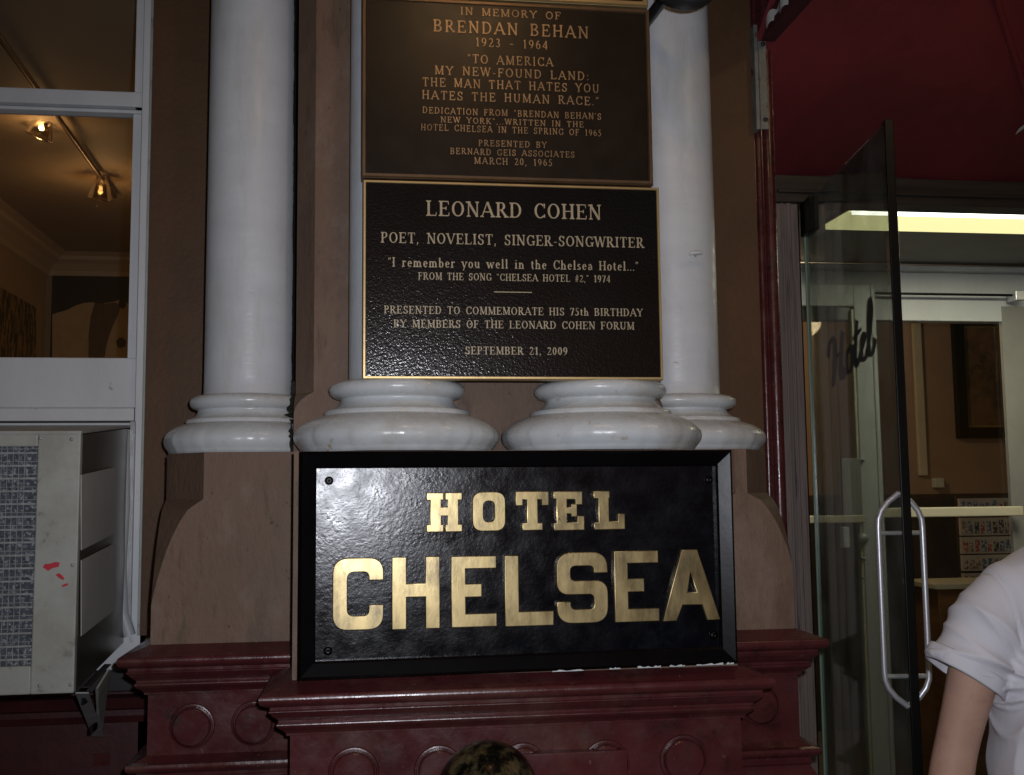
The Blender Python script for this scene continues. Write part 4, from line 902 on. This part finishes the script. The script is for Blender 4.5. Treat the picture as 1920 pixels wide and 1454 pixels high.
# script lettering: hotel
def stroke3(pts, wd, nm='letter'):
    pts = [Vector(p) for p in pts]; out = []
    for i in range(len(pts) - 1):
        p0 = pts[max(i - 1, 0)]; p1_ = pts[i]; p2_ = pts[i + 1]; p3 = pts[min(i + 2, len(pts) - 1)]
        for k in range(5):
            t = k / 5; out.append(.5 * ((2 * p1_) + (p2_ - p0) * t + (2 * p0 - 5 * p1_ + 4 * p2_ - p3) * t * t + (3 * p1_ - p0 - 3 * p2_ + p3) * t ** 3))
    out.append(pts[-1]); L_ = []; R_ = []
    for i, p in enumerate(out):
        d = (out[min(i + 1, len(out) - 1)] - out[max(i - 1, 0)]); d.normalize(); n_ = Vector((-d.y, d.x)); ww_ = wd * (.55 + .9 * abs(d.y)); L_.append(p + n_ * ww_); R_.append(p - n_ * ww_)
    vs = [dp(p.x, p.y, .0025) for p in L_] + [dp(p.x, p.y, .0025) for p in R_]; N_ = len(out)
    return part(nm, MB().add(vs, [(i, i + 1, N_ + i + 1, N_ + i) for i in range(N_ - 1)]), M['script_paint'], gd, fix=False)
ua, za = du(1562, 700); ub, zb_ = du(1636, 690)
SW = (ub - ua) * 1.02; ua -= SW * .06; zbase = za - .012; cap_ = .86 * (du(1600, 640)[1] - du(1600, 720)[1])
def sp(x, y): return (ua + SW * x, zbase - .02 + (cap_) * y * 1.25 + SW * x * .12)
stroke3([sp(-.10, .70), sp(-.04, .95), sp(.08, .98), sp(.10, .6), sp(.05, .1), sp(-.02, 0)], .016)
stroke3([sp(.34, 1.0), sp(.28, .6), sp(.24, .1), sp(.30, -.02), sp(.36, .12)], .016); stroke3([sp(.02, .45), sp(.15, .55), sp(.34, .5)], .010)
stroke3([sp(.50, .50), sp(.40, .35), sp(.42, .02), sp(.52, .02), sp(.56, .3), sp(.50, .5), sp(.60, .42)], .012)
stroke3([sp(.70, .95), sp(.64, .4), sp(.63, .03), sp(.70, .05), sp(.76, .2)], .012); stroke3([sp(.58, .62), sp(.80, .68)], .009)
stroke3([sp(.76, .2), sp(.86, .42), sp(.84, .52), sp(.78, .4), sp(.79, .05), sp(.87, .02), sp(.94, .2)], .012)
stroke3([sp(.94, .2), sp(1.04, .8), sp(1.03, 1.1), sp(.98, 1.0), sp(.95, .4), sp(.97, .02), sp(1.05, .05), sp(1.1, .25)], .012)

# ------------------------------------------------------------------ vestibule and lobby
YI = 2.54; zv = at(1700, 398, 1.52).z + .030
struct('vestibule_ceiling', MB().box((ja - .2, YJ + .16, zv), (5.6, YI, zv + .15)), M['vest_grey'])
struct('vestibule_floor', MB().box((ja - .2, YJ - .1, .002), (5.6, 6.2, .012)), M['floor'])
struct('vestibule_wall', MB().box((jb - .10, YJ + .13, .012), (jb + .02, 5.9, zv)), M['vest_grey'])
struct('vestibule_far_wall', MB().box((5.6, YJ, .012), (5.7, 5.9, zv + .3)), M['vest_grey'])
a, b = at(1603, 396, 1.55), at(1545, 436, 1.9)
lf = thing('ceiling_light', 'long lit fluorescent ceiling fixture inside the entrance', 'ceiling light', (a.x + .8, 1.7, zv - .06))
zf = zv - .012
y1f, y2f = 1.52, 1.86; xf = at(1603, 396, y1f).x
part('housing', MB().box((xf, y1f, zf), (xf + 1.9, y2f, zf + .012)), M['vest_grey'], lf)
part('diffuser', MB().box((xf + .005, y1f + .06, zf - .006), (xf + 1.895, y2f - .005, zf - .001)), M['tube'], lf)
part('tube', MB().box((xf + .01, y1f + .0, zf - .02), (xf + 1.89, y1f + .05, zf - .001)), M['tube_hot'], lf)
lamp('fluorescent_light', 'AREA', (xf + .95, 1.7, zf - .03), 14, (1.0, .96, .72), .5, (xf + .95, 1.7, 0))
# inner partition
ip = thing('inner_doors', 'pale grey inner doorway with header, cream push bar and lobby glass', 'door', (2.2, YI, 0))
hz1, hz0 = Z(1760, 512, YI), Z(1760, 602, YI)
ix0, ix1 = X(1640, 700, YI), X(1884, 700, YI)
part('header', MB().box((jb + .03, YI, hz0), (5.6, YI + .08, hz1)), M['pale_blue'], ip, .003)
part('cornice_bar', MB().box((jb + .03, YI - .05, hz1 + .001), (5.6, YI + .08, Z(1760, 499, YI - .05))), M['pale_blue'], ip, .003)
part('transom', MB().box((jb + .03, YI + .02, Z(1760, 499, YI)), (5.6, YI + .08, zv)), M['vest_grey'], ip)
part('rod', MB().tube([(ix0 - .1, YI - .06, Z(1760, 552, YI - .06)), (ix1 + .02, YI - .06, Z(1760, 552, YI - .06))], .006, 8), M['black_edge'], ip)
q = at(1905, 555, YI - .06); part('rod_end', MB().box((q.x - .02, YI - .09, q.z - .025), (q.x + .03, YI - .02, q.z + .02)), M['chrome'], ip, .003)
part('far_stile', MB().box((ix1, YI - .005, .02), (ix1 + .16, YI + .012, Z(1880, 575, YI))), M['vest_grey'], ip, .003)
part('far_stile_bead', MB().box((ix1 - .010, YI - .012, .02), (ix1 + .002, YI + .010, hz0)), M['vest_grey'], ip)
part('lobby_glass', MB().box((ix0, YI + .02, .1), (ix1 - .01, YI + .024, hz0)), M['win_glass'], ip)
zpb = Z(1800, 960, YI - .06)
part('push_bar', MB().box((ix0 - .05, YI - .075, zpb - .022), (ix1 + .01, YI - .05, zpb + .022)), M['pale_cream'], ip, .005)
part('kick_rail', MB().box((ix0, YI - .01, .02), (ix1, YI + .05, .22)), M['vest_grey'], ip, .004)
# open pale leaf at the left
YLf = 2.36
lx_a, lx_b = X(1500, 700, YLf), X(1645, 700, YLf); lz = Z(1580, 534, YLf)
il = thing('inner_leaf', 'pale painted inner door leaf with tall brown pane, seen through the glass door', 'door', ((lx_a + lx_b) / 2, YLf, 0))
st = X(1606, 700, YLf)
part('stile', MB().box((st, YLf, .03), (lx_b, YLf + .045, lz)), M['pale_blue'], il, .003)
part('stile_edge', MB().box((lx_b - .018, YLf - .004, .03), (lx_b + .002, YLf + .003, lz - .001)), M['pale_blue'], il, .002)
part('top_rail', MB().box((lx_a - .3, YLf, Z(1560, 574, YLf)), (st, YLf + .045, lz)), M['pale_blue'], il, .003)
part('bead', MB().box((st - .012, YLf + .004, .1), (st - .001, YLf + .04, Z(1560, 580, YLf))), M['pale_cream'], il)
part('pane', MB().box((lx_a - .3, YLf + .02, .1), (st - .012, YLf + .024, Z(1560, 574, YLf))), M['win_glass'], il)
part('mid_bar', MB().box((lx_a - .3, YLf - .03, Z(1540, 981, YLf)), (st, YLf + .0, Z(1540, 967, YLf))), M['pale_cream'], il, .004)
pl_ = [X(1576, 900, YLf - .01), X(1612, 900, YLf - .01)]
part('push_plate', MB().box((pl_[0], YLf - .025, Z(1590, 976, YLf)), (pl_[1], YLf - .005, Z(1590, 860, YLf))), M['vest_grey'], il, .003)
for px, py, r in ((1618, 1010, .025), (1617, 864, .008), (1619, 971, .009), (1618, 1048, .010), (1616, 1083, .007)):
    q = at(px, py, YLf - .006); part('knob', MB().lathe((q.x, YLf - .004, q.z), [(r, 0), (r * .9, -.012), (r * .5, -.018), (.0001, -.02)], 20, 'Y'), M['galv'], il)
q = at(1585, 1008, YLf - .03); part('lock_case', MB().box((q.x - .015, YLf - .04, q.z - .045), (q.x + .015, YLf - .005, q.z + .045)), M['pale_blue'], il, .004)
# lobby
YLb = 4.7
struct('lobby_back_wall', MB().box((jb, YLb, .9), (5.6, YLb + .1, 2.9)), M['lobby_wall'])
zw = Z(1800, 926, YLb - .02)
struct('lobby_wainscot', MB().box((jb, YLb - .03, .012), (5.6, YLb + .09, zw)), M['lobby_dark'])
struct('lobby_ceiling', MB().box((jb, YI + .09, 2.75), (5.6, YLb + .1, 2.85)), M['vest_grey'])
lamp('lobby_light', 'POINT', (2.5, 3.7, 2.55), 17, (1, .72, .42), .10)
t_ = thing('framed_picture', 'black framed dark brown picture on the lobby wall', 'picture', tuple(at(1840, 820, YLb)))
a, b = at(1786, 590, YLb - .04), at(1905, 822, YLb - .04)
fwid = .075
mbs = [((a.x, a.z), (a.x + fwid, b.z)), ((b.x - fwid, a.z), (b.x, b.z)), ((a.x + fwid, b.z + fwid), (b.x - fwid, b.z)), ((a.x + fwid, a.z), (b.x - fwid, a.z - fwid))]
for (p_, q_) in mbs: part('frame', MB().box((p_[0], YLb - .05, p_[1]), (q_[0], YLb, q_[1])), M['black_frame'], t_, .004)
part('gilt_slip', MB().box((a.x + fwid, YLb - .025, b.z + fwid), (b.x - fwid, YLb - .01, a.z - fwid)), M['plaque_gold'], t_)
part('picture_sheet', MB().box((a.x + fwid + .015, YLb - .028, b.z + fwid + .015), (b.x - fwid - .015, YLb - .02, a.z - fwid - .015)), M['paint_tan'], t_)
tag(part('wall_panel', MB().box((X(1712, 700, YLb), YLb - .03, Z(1720, 892, YLb)), (X(1727, 700, YLb), YLb - .001, 2.7)), M['pale_cream'], None, .003), 'narrow cream upright strip on the lobby wall just right of the door edge', 'trim')
q = at(1760, 905, YLb - .03); tag(part('wall_box', MB().box((q.x - .035, YLb - .05, q.z - .035), (q.x + .03, YLb, q.z + .03)), M['white_plastic'], None, .004), 'small white box low on the tan lobby wall', 'box')
# postcard rack
YK = 3.6
a, b = at(1798, 934, YK), at(1896, 1062, YK)
rk = thing('postcard_rack', 'rack of small postcards in rows beyond the push bar', 'rack', (a.x + .1, YK, .5))
part('board', MB().box((a.x - .01, YK + .01, .4), (b.x + .02, YK + .03, a.z + .01)), M['lobby_dark'], rk)
rows = [(934, 964), (970, 1002), (1006, 1036), (1040, 1068), (1074, 1102), (1108, 1134)]
for r0_, r1_ in rows:
    z1_, z0_ = Z(1840, r0_, YK), Z(1840, r1_, YK)
    sh = part('shelf', MB().box((a.x - .004, YK - .012, z0_ - .006), (b.x + .01, YK + .01, z1_ - .002)), M['rack'], rk)
    nc = 8
    for k in range(nc):
        x_ = a.x + .004 + k * (b.x - a.x) / nc
        hgt = (z1_ - z0_) * random.uniform(.62, .85)
        part('card', MB().box((x_, YK - .017, z0_ + .004), (x_ + (b.x - a.x) / nc * random.uniform(.55, .8), YK - .0135, z0_ + hgt)), random.choice(CARDS), sh)
# counter
a = at(1740, 1092, 3.3)
ct = thing('lobby_counter', 'warm wood lobby counter behind the glass door', 'counter', (a.x + .4, 3.4, 0))
M['wood_warm'] = mat('warm_wood', (.17, .085, .035), .45, bump=.3, bscale=20, var=.3, stretch=(1, 1, 6))
part('body', MB().box((a.x, 3.2, .012), (a.x + 1.0, 3.5, a.z - .03)), M['wood_warm'], ct, .004)
part('top', MB().box((a.x - .03, 3.17, a.z - .028), (a.x + 1.03, 3.53, a.z)), M['pale_cream'], ct, .004)

# ------------------------------------------------------------------ standpipe with ball cap
p = at(915, 1486, -.14)
sp_ = thing('standpipe', 'ball topped brass standpipe cap, blackened on top, below the sign', 'standpipe', (p.x, p.y, 0))
Rb = .093
pr = [(.0001, Rb)] + [(Rb * math.cos(q), Rb * math.sin(q)) for q in np.linspace(PI / 2 * .97, -PI / 3, 24)]
part('ball_cap', MB().lathe((p.x, p.y, p.z), pr, 64), M['ball'], sp_)
part('collar', MB().lathe((p.x, p.y, p.z), [(.045, -.08), (.07, -.085), (.072, -.11), (.05, -.115)], 40), M['ball'], sp_)
part('pipe', MB().lathe((p.x, p.y, 0), [(.05, 0), (.05, p.z - .11)], 32), M['iron'], sp_)
part('foot_flange', MB().lathe((p.x, p.y, 0), [(.09, 0), (.09, .015), (.05, .02)], 32), M['iron'], sp_)
a, b = at(972, 1411, -.022), at(1176, 1490, -.022)
tag(part('cover_plate', MB().box((a.x, -.030, b.z - .05), (b.x, -.0035, Z(1080, 1411, -.03))), M['maroon'], None, .002), 'flat maroon painted plate covering discs to the right of the ball cap', 'plate')

# ------------------------------------------------------------------ person in a white T-shirt
def P(px, py, Y=-.2): return at(px, py, Y)
YPn = -.2
sho = P(1862, 1112, YPn); elb = P(1788, 1420, YPn + .02); wri = P(1758, 1680, YPn - .06)
cx = sho.x + .175; nk = sho.z + .055
person = thing('person', 'person in a white T-shirt with rolled sleeve, arm hanging, at the right edge', 'person', (cx, YPn, 0))
def skin_mesh(V_, E_, sub=2):
    me = bpy.data.meshes.new('b'); me.from_pydata([v[0] for v in V_], E_, []); ob = bpy.data.objects.new('b', me); COL.objects.link(ob)
    m = ob.modifiers.new('s', 'SKIN'); m.use_smooth_shade = True
    for k, v in enumerate(V_):
        r = v[1]; me.skin_vertices[0].data[k].radius = (r, r) if not isinstance(r, tuple) else r
    me.skin_vertices[0].data[0].use_root = True
    s = ob.modifiers.new('u', 'SUBSURF'); s.levels = sub; s.render_levels = sub
    out = eval_mesh(ob); bpy.data.objects.remove(ob); return out
V_ = []; E_ = []
def nd(x, y, z, r, p=None):
    V_.append(((x, y, z), r)); 
    if p is not None: E_.append((p, len(V_) - 1))
    return len(V_) - 1
S = sho.z
pel = nd(cx, YPn, .98, (.15, .10)); wa = nd(cx, YPn, 1.12, (.125, .09), pel); ch_ = nd(cx, YPn, S - .14, (.14, .10), wa); cl = nd(cx, YPn, S - .01, (.10, .075), ch_)
n1 = nd(cx, YPn, S + .06, .055, cl); n2 = nd(cx + .016, YPn + .01, S + .12, .053, n1); hcx = cx + .032
h1 = nd(hcx, YPn + .03, S + .19, (.068, .082), n2); h2 = nd(hcx, YPn + .02, S + .27, (.076, .095), h1); h3 = nd(hcx, YPn + .015, S + .34, (.05, .06), h2)
hands = []
for sgn in (-1, 1):
    if sgn == -1: s_, e_, w_ = sho, elb, wri
    else:
        s_ = Vector((2 * cx - sho.x, sho.y, sho.z)); e_ = Vector((2 * cx - elb.x, elb.y, elb.z)); w_ = Vector((2 * cx - wri.x, wri.y, wri.z))
    a = nd(s_.x + .03 * -sgn * -1 * 0, s_.y, s_.z - .01, .056, cl); V_[a] = ((s_.x, s_.y, s_.z - .02), .056)
    m1 = s_.lerp(e_, .45); b = nd(m1.x, m1.y, m1.z, .052, a); m2 = s_.lerp(e_, .8); b2 = nd(m2.x, m2.y, m2.z, .044, b); e = nd(e_.x, e_.y, e_.z, .043, b2)
    m3 = e_.lerp(w_, .25); f = nd(m3.x, m3.y, m3.z, .046, e); m4 = e_.lerp(w_, .7); g = nd(m4.x, m4.y, m4.z, .033, f); wv = nd(w_.x, w_.y, w_.z, .027, g)
    pm = w_ + Vector((0, -.01, -.05)); pn = nd(pm.x, pm.y, pm.z, (.020, .036), wv); pe = nd(pm.x, pm.y - .004, pm.z - .035, (.016, .036), pn)
    for k, (oy, ln) in enumerate(((-.030, .070), (-.010, .080), (.010, .075), (.028, .060))):
        q0 = nd(pm.x - sgn * .002, pm.y + oy, pm.z - .05, .0095, pe); q1 = nd(pm.x - sgn * .008, pm.y + oy, pm.z - .05 - ln * .5, .0088, q0); q2 = nd(pm.x - sgn * .022, pm.y + oy, pm.z - .05 - ln * .92, .0075, q1)
    t0 = nd(pm.x - sgn * .006, pm.y - .036 + .0, pm.z + .005, .013, pn); t1 = nd(pm.x - sgn * .014, pm.y - .055, pm.z - .025, .010, t0); t2 = nd(pm.x - sgn * .020, pm.y - .060, pm.z - .055, .0085, t1)
    hp_ = nd(cx + sgn * .09, YPn, .92, .085, pel); kn = nd(cx + sgn * .10, YPn + .02, .50, .055, hp_); cf = nd(cx + sgn * .10, YPn, .34, .053, kn); an = nd(cx + sgn * .10, YPn - .02, .09, .035, cf); ft = nd(cx + sgn * .11, YPn + .12, .04, .035, an)
me = skin_mesh(V_, E_); me.materials.clear(); me.materials.append(M['skin']); me.name = 'body'
for p_ in me.polygons: p_.use_smooth = True
link('body', me, (0, 0, 0), person)
# face features (facing +Y, into the entrance) kept as small meshes on the head
hz = S + .25
part('nose', MB().tube([(hcx, YPn + .10, hz + .02), (hcx, YPn + .128, hz - .015), (hcx, YPn + .105, hz - .03)], [.008, .014, .010], 10), M['skin'], person)
part('mouth', MB().tube([(hcx - .022, YPn + .098, hz - .058), (hcx, YPn + .108, hz - .06), (hcx + .022, YPn + .098, hz - .058)], [.003, .006, .003], 8), M['red_mark'], person)
for s_ in (-1, 1):
    part('eye', MB().lathe((hcx + s_ * .030, YPn + .092, hz + .018), [(.011, 0), (.009, .006), (.0001, .009)], 14, 'Y'), M['white_plastic'], person)
    part('ear', MB().tube([(hcx + s_ * .072, YPn + .01, hz + .025), (hcx + s_ * .080, YPn - .005, hz + .01), (hcx + s_ * .073, YPn + .008, hz - .03)], [.008, .013, .007], 8), M['skin'], person)
mb = MB(); prh = [(.0001, .125), (.04, .118), (.07, .095), (.086, .055), (.090, .01), (.086, -.03), (.075, -.06)]
mb.lathe((hcx, YPn, hz + .0), prh, 32); mb.v = [(x, YPn - .012 + (y - YPn) * 1.18 - (.03 if z < hz + .06 and y > YPn + .02 else 0) * 1.6, z) for x, y, z in mb.v]
part('hair', mb, M['hair'], person)
# jeans & shoes
V_ = []; E_ = []
r_ = nd(cx, YPn, 1.00, (.165, .115)); 
for s_ in (-1, 1):
    a = nd(cx + s_ * .09, YPn, .88, .098, r_); b = nd(cx + s_ * .10, YPn + .02, .50, .070, a); c = nd(cx + s_ * .10, YPn, .10, .062, b)
me = skin_mesh(V_, E_); me.materials.clear(); me.materials.append(M['denim']); link('jeans', me, (0, 0, 0), person)
for s_ in (-1, 1):
    part('shoe', MB().tube([(cx + s_ * .11, YPn - .08, .045), (cx + s_ * .11, YPn, .05), (cx + s_ * .115, YPn + .12, .04), (cx + s_ * .118, YPn + .18, .035)], [.035, .045, .045, .03], 14), M['shoe'], person)
# shirt : torso + sleeves merged by voxel remesh
def ell(c, rx, ry, n=40, p=2.3):
    return [(c[0] + rx * math.copysign(abs(math.cos(a)) ** (2 / p), math.cos(a)), c[1] + ry * math.copysign(abs(math.sin(a)) ** (2 / p), math.sin(a)), c[2]) for a in [2 * PI * i / n for i in range(n)]]
sb = MB(); hw = cx - sho.x
rings = [ell((cx, YPn, .90), .185, .135), ell((cx, YPn, 1.02), .180, .13), ell((cx, YPn, 1.16), .176, .125), ell((cx, YPn, S - .16), .192, .135), ell((cx, YPn, S - .08), .196, .125),
         ell((cx, YPn, S + .015), .182, .105), ell((cx, YPn, S + .055), .150, .088), ell((cx, YPn, S + .085), .098, .074), ell((cx, YPn, S + .095), .075, .07)]
n = 40; vs = [v for r in rings for v in r]; fs = [(j * n + i, j * n + (i + 1) % n, (j + 1) * n + (i + 1) % n, (j + 1) * n + i) for j in range(len(rings) - 1) for i in range(n)] + [tuple(range(n))[::-1], tuple(range(len(vs) - n, len(vs)))]
sb.add(vs, fs, True)
for sgn in (-1, 1):
    f_ = (lambda v: v) if sgn == -1 else (lambda v: Vector((2 * cx - v.x, v.y, v.z)))
    A0 = f_(sho + Vector((.09, 0, .012))); A1 = f_(sho + Vector((.050, 0, .0))); A2 = f_(sho + Vector((.006, 0, -.045))); A3 = f_(sho.lerp(elb, .38) + Vector((-.006, 0, 0))); A4 = f_(P(1812, 1262, YPn + .01))
    sb.tube([A0, A1, A2, A3, A4], [.066, .070, .078, .076, .078], 32)
me = bpy.data.meshes.new('shirt'); me.from_pydata(sb.v, [], sb.f); bm = bmesh.new(); bm.from_mesh(me); bmesh.ops.recalc_face_normals(bm, faces=bm.faces); bm.to_mesh(me); bm.free()
ob = bpy.data.objects.new('t', me); COL.objects.link(ob)
rm = ob.modifiers.new('r', 'REMESH'); rm.mode = 'VOXEL'; rm.voxel_size = .0042
sm = ob.modifiers.new('sm', 'SMOOTH'); sm.iterations = 14; sm.factor = .6
me2 = eval_mesh(ob); bpy.data.objects.remove(ob)
me2.update()
co = np.empty(len(me2.vertices) * 3); me2.vertices.foreach_get('co', co); co = co.reshape(-1, 3)
no = np.array([v.normal[:] for v in me2.vertices])
# folds: on the sleeves long creases fanning from the armpit, on the torso soft drape
arm = np.array(sho - elb); arm /= np.linalg.norm(arm)
def fold(c_, mir):
    x = c_[:, 0].copy(); 
    if mir: x = 2 * cx - x
    ap_ = np.array([sho.x + .045, YPn, sho.z - .17]); dx = x - ap_[0]; dz = c_[:, 2] - ap_[2]; dy = c_[:, 1] - ap_[1]
    ang = np.arctan2(dz, -dx); rad = np.hypot(dx, dz)
    wgt = np.exp(-((rad - .11) / .085) ** 4) * np.clip((sho.x + .035 - x) / .03, 0, 1)
    return wgt * (.0085 * ((1 - np.abs(np.sin(ang * 5.5 + 5 * dy + 7 * rad))) ** 1.6 - .3) + .004 * ((1 - np.abs(np.sin(ang * 9 + 1.2 - 9 * dy - 5 * rad))) ** 2 - .2))
disp = 1.7 * (fold(co, False) + fold(co, True))
tz = co[:, 2]; tx = co[:, 0] - cx
tor_ = np.clip((.19 - abs(tx)) / .05, 0, 1)
disp += tor_ * (.006 * np.sin(tz * 34 + tx * 22) * np.sin(tx * 31 + tz * 9) + .003 * np.sin((tz + .8 * abs(tx)) * 60)) * np.clip((S - .02 - tz) / .1, 0, 1)
for mir in (1, -1):
    sx_ = sho.x + (np.clip((sho.z - tz) / .22, -.3, 1.2)) * .028 - .004
    xx = co[:, 0] if mir == 1 else 2 * cx - co[:, 0]
    disp -= .0042 * np.exp(-((xx - sx_) / .0042) ** 2) * (tz > sho.z - .20)
co += no * disp[:, None]
me2.vertices.foreach_set('co', co.reshape(-1)); me2.update()
for p_ in me2.polygons: p_.use_smooth = True
me2.materials.clear(); me2.materials.append(M['shirt']); shirt = link('t_shirt', me2, (0, 0, 0), person)
for sgn in (-1, 1):
    f_ = (lambda v: v) if sgn == -1 else (lambda v: Vector((2 * cx - v.x, v.y, v.z)))
    B0, B1 = f_(P(1817, 1242, YPn + .01)), f_(P(1808, 1276, YPn + .01)); ax = (B1 - B0).normalized(); tilt_ = Vector((.25 * -sgn * -1, 0, 0))
    mb = MB(); cpr = [(.0745, -.015), (.0785, -.0165), (.0798, -.012), (.0802, .006), (.079, .013), (.0765, .015), (.0735, .012), (.0725, .0)]
    mb.lathe((0, 0, 0), cpr + [cpr[0]], 48)
    q = Vector((0, 0, -1)).rotation_difference(ax); C0 = (B0 + B1) / 2
    vs = []
    for v in mb.v:
        a = math.atan2(v[1], v[0]); k = 1 + .018 * math.sin(a * 5 + 1) + .012 * math.sin(a * 9); vv = Vector((v[0] * k, v[1] * k * .96, v[2] - .020 * math.cos(a) * -sgn * 1.0)); vs.append(tuple(C0 + q @ vv))
    mb.v = vs; part('cuff', mb, M['shirt'], shirt)
mb = MB(); pts = [(cx + .082 * math.cos(a), YPn + .078 * math.sin(a), S + .090 - .018 * math.sin(a)) for a in [2 * PI * k / 40 for k in range(41)]]; mb.tube(pts, .008, 8, False); part('collar', mb, M['shirt'], shirt)

# ------------------------------------------------------------------ outdoor warm lamps of the place
bl = at(1530, -250, -.9); LP = Vector((xbm + .55, -.75, bz + .36))
cl_ = thing('canopy_bulb', 'warm bare bulb hanging under the awning above the doorway', 'lamp', tuple(LP))
part('bulb', MB().lathe((LP.x, LP.y, LP.z), [(.0001, -.04), (.02, -.03), (.03, -.01), (.025, .015), (.012, .03)], 20), M['bulb'], cl_)
part('socket', MB().lathe((LP.x, LP.y, LP.z), [(.016, .025), (.018, .07), (.0001, .072)], 16), M['iron'], cl_)
part('cord', MB().tube([(LP.x, LP.y, LP.z + .07), (LP.x, LP.y, cz(LP.y))], .004, 6), M['iron'], cl_)
lamp('canopy_bulb_light', 'POINT', (LP.x, LP.y, LP.z - .06), 5, (1, .70, .36), .03)
LQ = Vector((.30, -1.0, 3.12))
wl_ = thing('wall_lantern', 'gooseneck lamp shining down on the plaques from above', 'lamp', (LQ.x, YP, 3.4))
part('shade', MB().lathe(tuple(LQ), [(.03, .10), (.05, .07), (.11, 0), (.115, -.01), (.105, .0), (.045, .065)], 32), M['iron'], wl_, fix=False)
part('neck', MB().tube([(LQ.x, LQ.y, LQ.z + .1), (LQ.x, LQ.y, LQ.z + .22), (LQ.x, LQ.y + .15, LQ.z + .32), (LQ.x, YP, LQ.z + .3)], .012, 8), M['iron'], wl_)
part('bulb', MB().lathe((LQ.x, LQ.y, LQ.z), [(.0001, -.005), (.02, .005), (.028, .025), (.02, .05), (.01, .06)], 16), M['bulb'], wl_)
lamp('wall_lantern_light', 'SPOT', (LQ.x, LQ.y, LQ.z - .02), 7, (1, .56, .24), .06, (.22, .05, 1.9), 120, .9)
